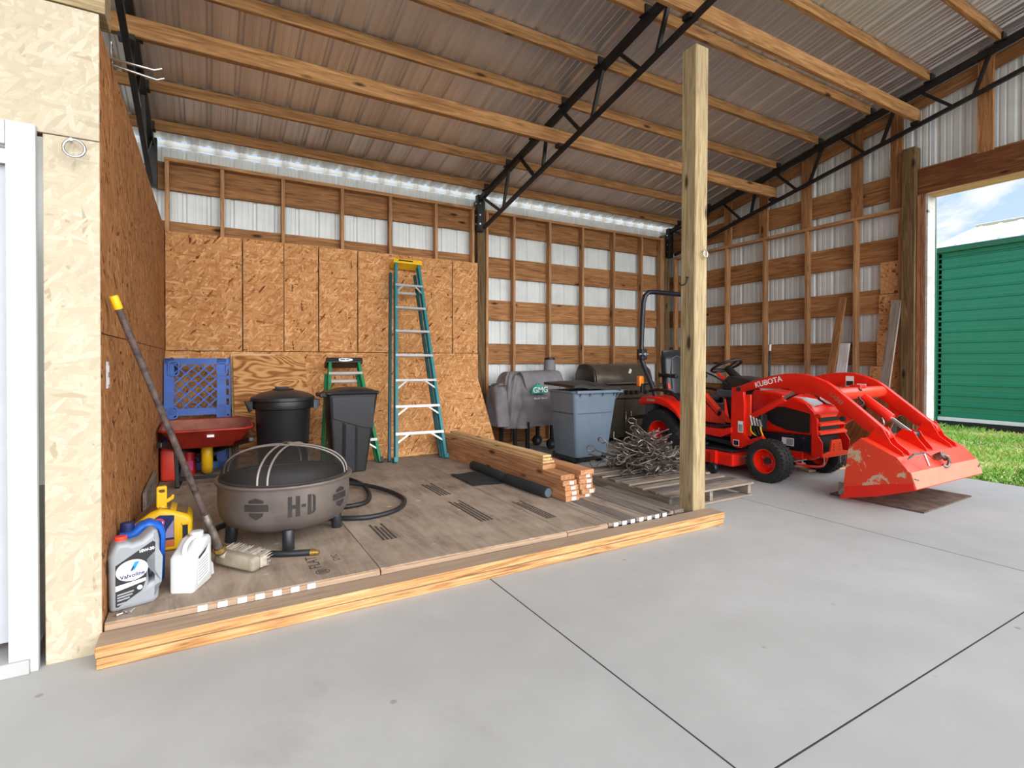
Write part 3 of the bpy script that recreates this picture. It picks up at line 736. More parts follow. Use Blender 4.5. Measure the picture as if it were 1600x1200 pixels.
for i, (x, yn, z, w) in enumerate(((2.50, 3.70, zt-0.008, 0.12), (2.505, 3.72, zt+0.012, 0.10), (2.52, 3.75, zt+0.032, 0.088))):
    board('thin_board', (x, yn, z), (x-0.06, yn+1.85, z), w, 0.018, (1, 0, 0), LUML, label='%s thin pale board lying on top of the lumber stack' % ('lowest', 'middle', 'uppermost')[i], cat='board', group='thin boards on the lumber stack')

# ---- black felt rolls and a flap
t = thing('felt_roll', 'farther black roll on the deck along the lumber stack, with a loose flap', 'roll', (2.32, 4.45, DZ))
put('roll', MB().cyl((2.335, 4.82, DZ+0.042), (2.325, 4.12, DZ+0.042), 0.042, n=18), FELT, t, 0.006, 40)
put('flap', MB().grid(lambda u, v: (2.31-0.30*u, 4.62-0.52*v+0.05*u, DZ+0.013+0.006*math.sin(7*u+3*v)+0.004*math.sin(11*v)), 8, 8), FELT, t, smooth=60)
t = thing('felt_roll', 'nearer black roll on the deck beside the lumber stack end', 'roll', (2.33, 3.8, DZ))
put('roll', MB().tube([(2.322, 4.10, DZ+0.046), (2.33, 3.95, DZ+0.046), (2.345, 3.7, DZ+0.044), (2.362, 3.50, DZ+0.043)], [0.046, 0.046, 0.045, 0.043], 18), FELT, t, 0.004, 50)
put('ragged_end', MB().cyl((2.362, 3.503, DZ+0.043), (2.363, 3.494, DZ+0.043), 0.036, n=14), GREYP, t, 0.003)

# ---- grey wheeled bin
t = thing('wheeled_bin', 'tall grey-blue wheeled bin with black lid behind the lumber stack', 'bin', (3.95, 5.2, 0))
def taper(x0, x1, y0, y1, X0, X1, Yy0, Yy1, z0, z1, r=0.04, n=10):
    def fn(u, v):
        lp = rrect(-1, -1, 1, 1, r/0.25, 4); i = int(round(u*len(lp))) % len(lp); p = lp[i]
        a0 = x0+(X0-x0)*v; a1 = x1+(X1-x1)*v; b0 = y0+(Yy0-y0)*v; b1 = y1+(Yy1-y1)*v
        return (a0+(a1-a0)*(p[0]+1)/2, b0+(b1-b0)*(p[1]+1)/2, z0+(z1-z0)*v)
    return fn, len(rrect(-1, -1, 1, 1, 0.2, 4))
fn, nn = taper(3.70, 4.17, 4.90, 5.36, 3.615, 4.275, 4.84, 5.36, 0.09, 0.855)
mb = MB().grid(fn, nn, 8, True); q = [V(fn(i/nn, 0)) for i in range(nn)]; mb.add(q, [tuple(range(nn))])
put('body', mb, BINB, t, smooth=50)
fn2, _ = taper(3.66, 4.28, 4.868, 5.5, 3.655, 4.29, 4.86, 5.5, 0.605, 0.622)
put('band', MB().grid(lambda u, v: (lambda p: (3.985+(p[0]-3.985)*1.0, p[1], p[2]))(fn(u, 0.66+0.02*v)), nn, 2, True), BINB, t)
rim = MB(); lo = [V(fn(i/nn, 1)) for i in range(nn)]; c = V((3.945, 5.10, 0.855))
rim.tube([c+(p-c)*1.015 for p in lo], 0.014, 6, True); rim.bar((3.64, 4.825, 0.857), (4.31, 4.815, 0.857), 0.05, 0.03)
put('rim', rim, BINB, t, smooth=50)
for x in (3.70, 3.84, 4.03, 4.20, 4.26): put('rim_bracket', MB().prism([(x, 4.80, 0.845), (x, 4.88, 0.845), (x, 4.875, 0.755)], (0.012, 0, 0)), BINB, t)
put('handle', MB().cyl((4.25, 4.82, 0.862), (4.36, 4.815, 0.868), 0.017, n=12), BLKS, t, smooth=40)
mb = MB()
def lidf(u, v):
    x = 3.585+0.69*u; y = 4.79+0.62*v; h = 0.05*math.sin(PI*min(1, max(0, u)))*math.sin(PI*min(1, v))+0.012*(abs(math.sin(3*PI*u)))
    return (x, y, 0.885+0.05*(1-u)+0.02*v+h)
mb.grid(lidf, 13, 9); n0 = len(mb.v); mb.grid(lambda u, v: V(lidf(u, v))-V((0, 0, 0.03)), 13, 9)
ring = [j*13+i for j, i in [(0, i) for i in range(13)]+[(j, 12) for j in range(1, 9)]+[(8, i) for i in range(11, -1, -1)]+[(j, 0) for j in range(7, 0, -1)]]
for a, b in zip(ring, ring[1:]+ring[:1]): mb.f.append((a, b, n0+b, n0+a))
put('lid', mb, BLKP, t, smooth=40)
for x in (3.78, 4.14):
    w = put('wheel', MB().cyl((x-0.03, 5.02, 0.09), (x+0.03, 5.02, 0.09), 0.09, n=22), BLKP, t, 0.012, 40)
    put('hub', MB().cyl((x-0.034, 5.02, 0.09), (x+0.034, 5.02, 0.09), 0.035, n=12), GREYP, w)
put('axle_housing', MB().bb((3.70, 4.96, 0.03), (4.2, 5.4, 0.11)), BLKS, t, 0.02)

# ---- black wheeled bin
t = thing('wheeled_bin', 'narrow black wheeled bin standing in front of the short green ladder', 'bin', (1.2, 5.42, DZ))
fn, nn = taper(1.055, 1.365, 5.24, 5.44, 1.0, 1.475, 5.20, 5.50, DZ+0.012, 0.90)
mb = MB().grid(fn, nn, 8, True); mb.add([V(fn(i/nn, 0)) for i in range(nn)], [tuple(range(nn))]); put('body', mb, BLKP, t, smooth=50)
def fr(x, z): return 5.24+(5.20-5.24)*(z-DZ)/(0.9-DZ)-0.004
put('front_rib', MB().add([(x, fr(x, z)-d, z) for x, z, d in ((1.13, DZ+0.02, 0), (1.13, 0.62, 0), (1.16, 0.60, .018), (1.16, DZ+0.02, .018), (1.245, DZ+0.02, .018), (1.245, 0.585, .018), (1.275, 0.57, 0), (1.275, DZ+.02, 0))], [(0, 1, 2, 3), (3, 2, 5, 4), (4, 5, 6, 7)]), BLKS, t)
put('front_panel', MB().prism([(x, fr(x, z)+0.004, z) for x, z in ((1.03, 0.86), (1.44, 0.86), (1.425, 0.545), (1.33, 0.56), (1.04, 0.66))], (0, -0.014, 0)), BLKS, t, 0.004)
put('rim', MB().tube([V(fn(i/nn, 1)) for i in range(nn)], 0.018, 6, True), BLKP, t, smooth=50)
put('handle', MB().bb((0.93, 5.26, 0.865), (1.02, 5.31, 0.905)).bb((0.93, 5.42, 0.865), (1.02, 5.47, 0.905)).cyl((0.945, 5.24, 0.885), (0.945, 5.49, 0.885), 0.018, n=12), BLKP, t, 0.006)
def lid2(u, v): return (0.985+0.51*u, 5.185+0.33*v, 0.905+0.055*math.sin(PI*u)**0.6*math.sin(PI*v)**0.6)
mb = MB().grid(lid2, 13, 11); n0 = len(mb.v); mb.grid(lambda u, v: (0.985+0.51*u, 5.185+0.33*v, 0.898), 13, 11)
ring = [i for i in range(13)]+[j*13+12 for j in range(1, 11)]+[10*13+i for i in range(11, -1, -1)]+[j*13 for j in range(9, 0, -1)]
for a, b in zip(ring, ring[1:]+ring[:1]): mb.f.append((a, b, n0+b, n0+a))
put('lid', mb, BLKS, t, smooth=40)
for x in (1.09, 1.33): put('wheel', MB().cyl((x-0.02, 5.46, DZ+0.08), (x+0.02, 5.46, DZ+0.08), 0.08, n=18), BLKP, t, 0.008, 40)

# ---- round black bin
cx, cy = 0.635, 5.48; s = 1.0
t = thing('round_bin', 'round black refuse bin with domed lid behind the fire pit', 'bin', (cx, cy, DZ))
put('body', MB().lathe([(0.0, DZ+0.003), (0.205, DZ+0.003), (0.215, DZ+0.02), (0.245, 0.78), (0.252, 0.80), (0.235, 0.80), (0.20, DZ+0.05), (0, DZ+0.05)], (cx, cy, 0), 40), BLKP, t, smooth=40)
put('rim', MB().lathe([(0.24, 0.755), (0.262, 0.765), (0.27, 0.80), (0.262, 0.838), (0.24, 0.842)], (cx, cy, 0), 40), BLKP, t, smooth=50)
put('lid', MB().lathe([(0.272, 0.835), (0.285, 0.842), (0.285, 0.868), (0.265, 0.882), (0.20, 0.912), (0.10, 0.935), (0.09, 0.948), (0.03, 0.953), (0, 0.953)], (cx, cy, 0), 40), BLKS, t, smooth=35)
put('lid_grip', MB().bar((cx-0.07, cy, 0.957), (cx+0.05, cy+0.02, 0.957), 0.045, 0.018), BLKP, t, 0.006)
for sg in (-1, 1):
    put('handle', MB().prism([(cx+sg*0.265, cy-0.06, 0.84), (cx+sg*0.335, cy-0.05, 0.835), (cx+sg*0.30, cy-0.05, 0.735), (cx+sg*0.268, cy-0.06, 0.75)], (0, 0.11, 0)), GREYP if sg > 0 else BLKP, t, 0.006)

# ---- ladders
def ladder(name, label, bl, br, tl, tr, steps, side_mat, rear_mat, cap_mat, braces, stepw, rear_shift=-0.05):
    """closed stepladder leaning back: bl, br feet; tl, tr top ends of the front rails"""
    bl, br, tl, tr = map(V, (bl, br, tl, tr)); up = ((tl+tr)/2-(bl+br)/2).normalized(); xx = (br-bl).normalized(); nrm = xx.cross(up)
    if nrm.y > 0: nrm = -nrm                                     # towards the viewer
    t = thing(name, label, 'ladder', (bl+br)/2)
    for a, b, sg in ((bl, tl, 1), (br, tr, -1)):
        r = MB().bar(a, b, 0.006, 0.085, nrm).bar(a+nrm*0.04+xx*sg*0.013, b+nrm*0.04+xx*sg*0.013, 0.03, 0.006, nrm).bar(a-nrm*0.04+xx*sg*0.013, b-nrm*0.04+xx*sg*0.013, 0.03, 0.006, nrm)
        ra = put('front_rail', r, side_mat, t)
        put('foot', MB().bar(a-up*0.004, a+up*0.05, 0.036, 0.095, nrm), BLKP if side_mat is GREENF else side_mat, ra, 0.004)
        sh = xx*(rear_shift*0.5)-nrm*0.075
        put('rear_rail', MB().bar(a+sh+up*0.03, b+sh-up*0.10, 0.03, 0.045, nrm), rear_mat, t, 0.003)
    for s_ in steps:
        a = bl+(tl-bl)*s_; b = br+(tr-br)*s_
        put('step', MB().bar(a+nrm*0.0, b+nrm*0.0, 0.004, 0.088, nrm).bar(a+nrm*0.044-up*0.013, b+nrm*0.044-up*0.013, 0.028, 0.005, nrm), ALU, t)
        st = None
        if s_ in braces:
            w = (b-a).length
            for q, sg in ((a, 1), (b, -1)):
                put('step_brace', MB().bar(q+(b-a).normalized()*sg*w*0.27+nrm*0.035-up*0.02, q+nrm*0.035-up*0.115+xx*sg*0.008, 0.018, 0.004, nrm), ALU, t)
    for s_ in steps[-1:]:
        a = bl+(tl-bl)*s_-nrm*0.075; b = br+(tr-br)*s_-nrm*0.075
        put('rear_bar', MB().bar(a-up*0.06, b-up*0.06, 0.03, 0.015, nrm), ALU, t)
    cp = put('top_cap', MB().bar(tl-xx*0.03+up*0.02-nrm*0.03, tr+xx*0.03+up*0.02-nrm*0.03, 0.062, 0.16, nrm), cap_mat, t, 0.008)
    return t, cp, up, xx, nrm, tl, tr
t, cp, up, xx, nrm, tl, tr = ladder('stepladder', 'tall teal stepladder with yellow cap leaning closed against the strand board', (1.742, 5.515, DZ+0.005), (2.325, 5.49, DZ+0.005), (2.035, 6.445, 2.43), (2.35, 6.445, 2.425), (0.125, 0.25, 0.375, 0.50, 0.625, 0.75, 0.875), TEAL, TEALD, YELLOW, (0.125, 0.25, 0.375, 0.875), 0.1, -0.08)
put('cap_print', MB().bar(tl+up*0.022+nrm*0.0512+xx*0.04, tr+up*0.022+nrm*0.0512-xx*0.04, 0.018, 0.001, nrm), PRBLACK, cp)
t, cp, up, xx, nrm, tl, tr = ladder('stepladder', 'short green stepladder with black cap leaning behind the black wheeled bin', (1.05, 5.62, DZ+0.005), (1.62, 5.60, DZ+0.005), (1.18, 6.14, 1.185), (1.52, 6.14, 1.185), (0.22, 0.46, 0.70, 0.89), GREENF, GREENF, BLKP, (0.22,), 0.1)
c = (tl+tr)/2+up*0.02+nrm*0.0505
B = basis(c, xx, up)
put('cap_emblem', MB().add([B @ V((0.09*math.cos(2*PI*k/32), 0.021*math.sin(2*PI*k/32), z)) for z in (0, 0.0012) for k in range(32)], [tuple(range(32, 64))]+[(k, (k+1) % 32, 32+(k+1) % 32, 32+k) for k in range(32)]), PRWHITE, cp)
put('emblem_print', MB().box(B @ V((-0.02, 0.0, 0.0014)), (0.05, 0.001, 0.016)).box(B @ V((0.035, 0.002, 0.0014)), (0.03, 0.001, 0.012)), PRBLACK, cp)

# ---- blue plastic pallet
t = thing('plastic_pallet', 'blue plastic lattice pallet standing on edge in the back left corner', 'pallet', (-0.08, 6.2, DZ))
x0, x1, z0, z1 = -0.368, 0.215, DZ+0.004, 1.238; y = 6.30
lean = lambda x, yy, z: (x, yy-0.14*(1.238-z), z)
mb = MB()
def pb(a, b, c, d, y0=-0.02, y1=0.02): mb.add([lean(X, y+Y, Z) for X, Y, Z in ((a, y0, c), (b, y0, c), (b, y1, c), (a, y1, c), (a, y0, d), (b, y0, d), (b, y1, d), (a, y1, d))], [(0,3,2,1),(4,5,6,7),(0,1,5,4),(1,2,6,5),(2,3,7,6),(3,0,4,7)])
pb(x0, x0+0.085, z0, z1); pb(x1-0.015, x1, z0, z1); pb(x0, x1, z1-0.06, z1); pb(x0, x1, z0, z0+0.07); pb(x1-0.125, x1-0.04, z0, z1)
pb(x0, x1, 0.665, 0.735); pb(x0, x1, 0.60, 0.615)
for zz in (0.63, 0.74, 0.84, 0.94, 1.04, 1.14): pb(x1-0.045, x1-0.01, zz-0.018, zz+0.018)
put('frame', mb, BLUEP, t)
lat = MB(); A0, A1 = x0+0.08, x1-0.12
def clip_diag(c0, sgn, zlo, zhi):
    pts = []
    for xx_ in (A0, A1):
        zz = c0+sgn*(xx_-A0); pts.append((xx_, zz))
    (xa, za), (xb, zb2) = pts
    for _ in range(2):
        if za > zb2: xa, za, xb, zb2 = xb, zb2, xa, za
        if zb2 < zlo or za > zhi: return
        if za < zlo: xa += (xb-xa)*(zlo-za)/(zb2-za); za = zlo
        if zb2 > zhi: xb = xa+(xb-xa)*(zhi-za)/(zb2-za); zb2 = zhi
    if abs(zb2-za) > 0.02: lat.bar(lean(xa, y, za), lean(xb, y, zb2), 0.014, 0.03, (0, 1, 0))
for zlo, zhi in ((0.735, z1-0.06), (z0+0.07, 0.60)):
    k = zlo-0.6
    while k < zhi+0.6:
        clip_diag(k, 1, zlo, zhi); clip_diag(k, -1, zlo, zhi); k += 0.105
put('lattice', lat, BLUEP, t)
for (a, b, c, d) in ((x0+0.03, x0+0.13, 1.06, 1.215), (x1-0.13, x1-0.03, 1.06, 1.20), (x0+0.02, x0+0.12, 0.635, 0.76), (x1-0.13, x1-0.035, 0.62, 0.77), (x0+0.03, x0+0.13, 0.2, 0.34), (x1-0.13, x1-0.03, 0.2, 0.34)):
    lp = rrect(a, c, b, d, 0.03, 4); inn = rrect(a+0.014, c+0.014, b-0.014, d-0.014, 0.02, 4)
    f = put('cup_rim', MB().add([lean(p[0], y-0.035, p[1]) for p in lp]+[lean(p[0], y-0.035, p[1]) for p in inn]+[lean(p[0], y+0.02, p[1]) for p in lp], [(k, (k+1) % len(lp), len(lp)+(k+1) % len(lp), len(lp)+k) for k in range(len(lp))]+[(k, (k+1) % len(lp), 2*len(lp)+(k+1) % len(lp), 2*len(lp)+k) for k in range(len(lp))]), BLUEP, t)
    put('cup_well', MB().add([lean(p[0], y-0.034, p[1]) for p in inn]+[lean(p[0]*0.9+0.1*(a+b)/2, y+0.05, p[1]*0.9+0.1*(c+d)/2) for p in inn], [(k, (k+1) % len(inn), len(inn)+(k+1) % len(inn), len(inn)+k) for k in range(len(inn))]+[tuple(range(len(inn), 2*len(inn)))]), BLUESHADE, f)  # recess shade painted as a darker blue on the same plastic

# ---- wheelbarrow seen from its handles
t = thing('wheelbarrow', 'red wheelbarrow with dusty tray in the back left corner before the blue pallet', 'wheelbarrow', (0.0, 5.6, DZ))
def tray(u, v, off=0.0):
    lp = rrect(-1, -1, 1, 1, 0.35, 6); i = int(round(u*len(lp))) % len(lp); p = lp[i]
    hw = 0.235+(0.358-0.235)*v; yc0 = 5.50+(5.30-5.50)*v; yc1 = 5.82+(6.00-5.82)*v
    return (0.005+p[0]*(hw-off), (yc0+yc1)/2+p[1]*((yc1-yc0)/2-off), 0.432+0.19*v+0.015*v*(p[1]))
nn = len(rrect(-1, -1, 1, 1, 0.35, 6))
mb = MB().grid(lambda u, v: tray(u, v), nn, 6, True); mb.add([tray(i/nn, 0) for i in range(nn)], [tuple(range(nn))])
tr_ = put('tray', mb, BARROW, t, smooth=50)
mb = MB().grid(lambda u, v: V(tray(u, v, 0.008))+V((0, 0, 0.006)), nn, 6, True); mb.add([V(tray(i/nn, 0, 0.008))+V((0, 0, 0.006)) for i in range(nn)], [tuple(range(nn))])
put('tray_inside', mb, BARROWI, tr_, smooth=50)
put('tray_rim', MB().tube([tray(i/nn, 1) for i in range(nn)], 0.012, 8, True), BARROW, tr_, smooth=60)
put('maker_sticker', MB().bb((0.0, 5.352, 0.54), (0.055, 5.356, 0.565)), PRWHITE, tr_)
for sg in (-1, 1):
    h = put('handle', MB().bar((sg*0.322, 5.20, 0.515), (sg*0.06, 6.10, 0.31), 0.038, 0.042), BLACKM, t, 0.006)
    put('grip', MB().bar((sg*0.338, 5.14, 0.527), (sg*0.305, 5.26, 0.50), 0.044, 0.048), BLKP, h, 0.01)
    put('leg', MB().bar((sg*0.24, 5.50, 0.43), (sg*0.22, 5.33, DZ+0.012), 0.03, 0.02).bar((sg*0.22, 5.33, DZ+0.012), (sg*0.20, 5.75, DZ+0.012), 0.03, 0.02).bar((sg*0.20, 5.75, DZ+0.012), (sg*0.19, 5.8, 0.42), 0.03, 0.02), BLACKM, t, 0.003)
put('leg_brace', MB().bar((-0.21, 5.38, DZ+0.07), (0.21, 5.38, DZ+0.07), 0.012, 0.03), BLACKM, t)
w = put('wheel', MB().lathe([(0.09, -0.045), (0.165, -0.048), (0.192, -0.03), (0.198, 0), (0.192, 0.03), (0.165, 0.048), (0.09, 0.045)], (0.0, 5.90, DZ+0.20), 32, (1, 0, 0)), YELLOW, t, smooth=50)
put('hub', MB().cyl((-0.06, 5.90, DZ+0.2), (0.06, 5.90, DZ+0.2), 0.03, n=14), BLACKM, w)
put('wheel_disc', MB().cyl((-0.02, 5.90, DZ+0.2), (0.02, 5.90, DZ+0.2), 0.1, n=24), YELLOW, w)
# red fuel can and red bag tucked beneath it
t = thing('fuel_can', 'red plastic fuel can under the left side of the wheelbarrow', 'fuel can', (-0.30, 5.86, DZ))
put('body', MB().bb((-0.365, 5.66, DZ+0.002), (-0.245, 5.95, DZ+0.30)), REDCAP, t, 0.03, 50, seg=3)
put('handle', MB().tube(smoothpath([(-0.305, 5.70, DZ+0.295), (-0.305, 5.71, DZ+0.345), (-0.305, 5.80, DZ+0.355), (-0.305, 5.88, DZ+0.295)], 5), 0.014, 8), REDCAP, t, smooth=60)
put('cap', MB().cyl((-0.305, 5.91, DZ+0.295), (-0.305, 5.91, DZ+0.34), 0.026, n=16), BLKP, t, 0.004)
t = thing('feed_bag', 'red and white printed bag on the deck beneath the wheelbarrow', 'bag', (-0.08, 5.92, DZ))
put('bag', MB().grid(lambda u, v: (-0.15+0.055*math.cos(2*PI*u)*(1+0.1*math.sin(9*v)), 5.95+0.07*math.sin(2*PI*u)*(1-0.35*v*v), DZ+0.003+0.29*v), 18, 8, True), plain('red_bag_print', (190, 34, 40), 0.5, var=0.15), t, smooth=60)
put('printed_panel', MB().grid(lambda u, v: (-0.185+0.07*u, 5.878+0.004*abs(u-0.5), DZ+0.05+0.09*v), 4, 4), PRMAG, t)

# ---- grey plank by the partition
board('short_plank', (-0.325, 4.05, DZ+0.015), (-0.325, 5.02, DZ+0.015), 0.09, 0.026, (1, 0, 0), DARKW, label='short grey plank lying on the deck against the left partition', cat='plank')
board('short_plank', (-0.36, 4.25, DZ+0.12), (-0.36, 5.05, DZ+0.12), 0.20, 0.024, (0, 0, 1), GREYW, label='grey-brown plank on edge against the left partition behind the yellow can', cat='plank')

# ---- push brush leaning on the partition
t = thing('scrub_brush', 'long-handled deck brush with yellow grip leaning on the left partition', 'brush', (0.12, 3.1, DZ))
p0 = V((0.055, 3.165, 0.225)); p1 = V((-0.352, 2.86, 1.50)); d = (p1-p0)
put('handle', MB().cyl(p0, p0+d*0.965, 0.0155, 0.0145, 14), BROOMH, t, smooth=50)
put('grip', MB().cyl(p0+d*0.955, p1, 0.018, 0.018, 16), YELLOW, t, 0.004, 50)
put('socket', MB().cyl(p0-d*0.02, p0+d*0.16, 0.024, 0.019, 14), RUST, t, 0.003, 50)
put('socket_clamp', MB().lathe([(0.025, -0.012), (0.031, -0.01), (0.031, 0.01), (0.025, 0.012)], p0, 18, d), BRASS, t, smooth=50)
a = V((0.05, 3.235, DZ+0.052)); b = V((0.222, 3.01, DZ+0.047)); ax = (b-a).normalized(); sd = V((ax.y, -ax.x, 0)); sd = -sd if sd.x < 0 else sd
put('neck', MB().tube(smoothpath([p0-d*0.02, (0.068, 3.17, 0.195), (0.095, 3.165, DZ+0.06)], 5), 0.021, 10), BROOMB, t, smooth=60)
put('block', MB().bar(a, b, 0.062, 0.075), BROOMB, t, 0.02, 50, seg=3)
rg = random.Random(5); vs = MB(); L = (b-a).length
for i in range(560):
    s_ = rg.random(); h = rg.random(); q = a+ax*(s_*L)+sd*0.028+V((0, 0, -0.03+0.066*h)); dr = (sd*1.0+V((0, 0, 0.30*(h-0.35)))+ax*rg.uniform(-0.12, 0.12)).normalized(); ln = 0.05+0.025*rg.random()
    w_ = V((0, 0, 0.0016)) if i % 2 else ax*0.0016; vs.add([q-w_, q+w_, q+dr*ln+w_*0.7, q+dr*ln-w_*0.7], [(0, 1, 2, 3)])
me, o = vs.mesh('bristles', BRISTLE); bo = link('bristles', me, o, t); bo['kind'] = 'stuff'
put('bristle_core', MB().bar(a+sd*0.045+V((0, 0, 0.0)), b+sd*0.045, 0.045, 0.06), BRISTLE, t, 0.01)

# ---- fire pit
fx, fy = 0.432, 3.60
br = 0.965
t = thing('fire_pit', 'round grey-brown steel fire pit with domed mesh lid on the deck', 'fire pit', (fx, fy, DZ))
zrim = 0.497
prof = [(0.0, 0.205), (0.20, 0.207), (0.30, 0.222), (0.355, 0.25), (0.385, 0.295), (0.395, 0.35), (0.396, 0.47), (0.40, zrim), (0.39, zrim), (0.386, 0.47)]
bowl = put('bowl', MB().lathe([(r_*br, z_) for r_, z_ in prof], (fx, fy, 0), 56), FIRE, t, smooth=40)
put('bowl_inside', MB().lathe([(r_*br, z_) for r_, z_ in ((0.3885, zrim-0.002), (0.385, 0.47), (0.385, 0.35), (0.37, 0.30), (0.30, 0.235), (0, 0.218))], (fx, fy, 0), 56), CUTOUT, bowl, smooth=40)
put('bowl_rim', MB().lathe([(r_*br, z_) for r_, z_ in ((0.392, zrim-0.010), (0.412, zrim-0.008), (0.415, zrim), (0.412, zrim+0.006), (0.386, zrim+0.006))], (fx, fy, 0), 56), FIRE, bowl, smooth=50)
def az(px_ang): return px_ang
def wrap(quads, ac, zc_, R=0.3975*0.965):
    mb = MB()
    for q in quads:
        q = [V((p[0], p[1], 0)) for p in q]; n = 6
        for i in range(n):
            l0 = q[0].lerp(q[1], i/n); l1 = q[0].lerp(q[1], (i+1)/n); h0 = q[3].lerp(q[2], i/n); h1 = q[3].lerp(q[2], (i+1)/n)
            P = []
            for p in (l0, l1, h1, h0):
                an = ac+p.x/R; P.append((fx+math.cos(an)*R, fy+math.sin(an)*R, zc_+p.y))
            mb.add(P, [(0, 1, 2, 3)])
    return mb
def rect(x0, y0, x1, y1): return [(x0, y0), (x1, y0), (x1, y1), (x0, y1)]
va = math.atan2(-fy, -fx)                            # towards the open side of the barn
aH = va+0.22
for ch, qs in (('h', [rect(-0.075, -0.058, -0.053, 0.058), rect(-0.053, -0.012, -0.033, 0.010), rect(-0.033, -0.058, -0.010, 0.058)]), ('dash', [rect(-0.002, -0.008, 0.022, 0.008)]), ('d', [rect(0.034, -0.058, 0.054, 0.058), [(0.060, 0.042), (0.076, 0.034), (0.078, 0.048), (0.060, 0.058)], rect(0.063, -0.040, 0.080, 0.040), [(0.060, -0.058), (0.078, -0.044), (0.074, -0.034), (0.060, -0.042)]])):
    put('cutout_letter', wrap(qs, aH, 0.385), CUTOUT, bowl)  # bowl is not pierced: dark plates paint the shaded holes
def shield(ac):
    q = [[(-0.042, 0.030), (0, 0.030), (0, 0.060), (-0.042, 0.045)], [(0, 0.030), (0.042, 0.030), (0.042, 0.045), (0, 0.060)], rect(-0.068, -0.016, 0.068, 0.023), [(-0.036, -0.044), (0, -0.064), (0, -0.024), (-0.042, -0.024)], [(0, -0.064), (0.036, -0.044), (0.042, -0.024), (0, -0.024)]]
    put('emblem', wrap(q, ac, 0.385), CUTOUT, bowl)  # dark plates again, shade of the holes painted on
shield(va-0.42); shield(va+0.93); shield(va+2.2); shield(va-1.8)
def dome(u, v):
    a_ = v*math.asin(0.385/0.41)*1.0; R = 0.415
    hr = 0.370*math.sin(v*PI/2)**0.92; return (fx+hr*math.cos(2*PI*u), fy+hr*math.sin(2*PI*u), zrim+0.012+0.175*math.cos(v*PI/2)**0.85 if v < 1 else zrim+0.012)
scr = put('mesh_lid', MB().grid(lambda u, v: dome(u, 0.001+0.999*v), 40, 14, True), SCREEN, t, smooth=60)
put('lid_ring', MB().tube([(fx+0.370*math.cos(2*PI*k/48), fy+0.370*math.sin(2*PI*k/48), zrim+0.012) for k in range(48)], 0.007, 8, True), CUTOUT, scr, smooth=60)
for ac in (va-0.34, va-0.34+PI/2):
    for off in (-0.028, 0.028):
        pts = []
        for k in range(-14, 15):
            v = abs(k)/14; sg = 1 if k >= 0 else -1; p = V(dome(0, v*0.999)); hr = (p.x-fx)
            q = V((fx+sg*hr*math.cos(ac)-off*math.sin(ac), fy+sg*hr*math.sin(ac)+off*math.cos(ac), p.z+0.004)); pts.append(q)
        put('lid_band', MB().tube(pts, 0.006, 6), plain('pale_worn_steel', (150, 142, 134), 0.5, 0.3), scr, smooth=60)
put('lid_knob', MB().cyl((fx, fy, zrim+0.185), (fx, fy, zrim+0.205), 0.009, n=10).cyl((fx, fy, zrim+0.205), (fx, fy, zrim+0.21), 0.02, n=14), CUTOUT, scr)
for da, lbl in ((0.04, 0), (1.05*PI/2*1.0, 1), (PI, 2), (-PI/2*0.95, 3)):
    an = va+da; rr = 0.30
    put('leg', MB().cyl((fx+rr*math.cos(an), fy+rr*math.sin(an), 0.235), (fx+(rr+0.01)*math.cos(an), fy+(rr+0.01)*math.sin(an), DZ+0.003), 0.034, n=20), BLKS, t, 0.003, 40)
# ---- hose
t = thing('rubber_hose', 'black rubber hose looping over the deck around the fire pit', 'hose', (0.9, 3.9, DZ))
hp = [(0.505, 3.135, .015), (0.36, 3.19, .015), (0.19, 3.30, .015), (0.04, 3.47, .015), (-0.02, 3.66, .015), (0.06, 3.90, .015), (0.30, 4.06, .015), (0.62, 4.06, .015), (0.90, 3.985, .015), (1.06, 4.05, .016), (1.14, 4.30, .02), (1.15, 4.62, .03), (1.05, 4.92, .032), (0.86, 5.0, .03), (0.74, 4.9, .045), (0.82, 4.72, .048), (1.02, 4.62, .048), (1.22, 4.42, .03), (1.33, 4.12, .015), (1.30, 3.88, .015), (1.16, 3.70, .015), (0.95, 3.64, .015), (0.74, 3.74, .015), (0.62, 3.80, .015)]
put('hose', MB().tube(smoothpath([(x, y, DZ+z+0.004) for x, y, z in hp], 8), 0.017, 10), HOSE, t, smooth=60)
put('brass_fitting', MB().cyl((0.50, 3.138, DZ+0.019), (0.545, 3.112, DZ+0.019), 0.013, n=12).cyl((0.505, 3.135, DZ+0.019), (0.522, 3.125, DZ+0.019), 0.0195, n=12), BRASS, t)

# ---- oil jug
t = thing('oil_jug', 'silver-grey motor oil jug with red cap in the front left deck corner', 'jug', (-0.275, 2.885, DZ))
ux = V((0.96, 0.27, 0)).normalized(); nrm = V((ux.y, -ux.x, 0)); B = basis(V((-0.368, 2.835, DZ)), ux, (0, 0, 1))
out = [(0.004, 0.012), (0.016, 0.0), (0.165, 0.0), (0.186, 0.018), (0.190, 0.15), (0.190, 0.28), (0.182, 0.325), (0.166, 0.335), (0.12, 0.296), (0.085, 0.290), (0.07, 0.300), (0.03, 0.300), (0.018, 0.285), (0.0, 0.245)]
hole = [(0.148, 0.095), (0.172, 0.105), (0.176, 0.20), (0.166, 0.225), (0.142, 0.195)]
J = put('body', flat([out, hole], 0.105, 0.022, B @ Matrix.Translation((0, 0, -0.052)), 3), JUGG, t, smooth=50)
put('cap', MB().cyl(B @ V((0.05, 0.300, -0.052)), B @ V((0.05, 0.318, -0.052)), 0.024, n=20), REDCAP, t, 0.003)
put('neck', MB().cyl(B @ V((0.05, 0.28, -0.052)), B @ V((0.05, 0.303, -0.052)), 0.022, n=20), PRWHITE, t)
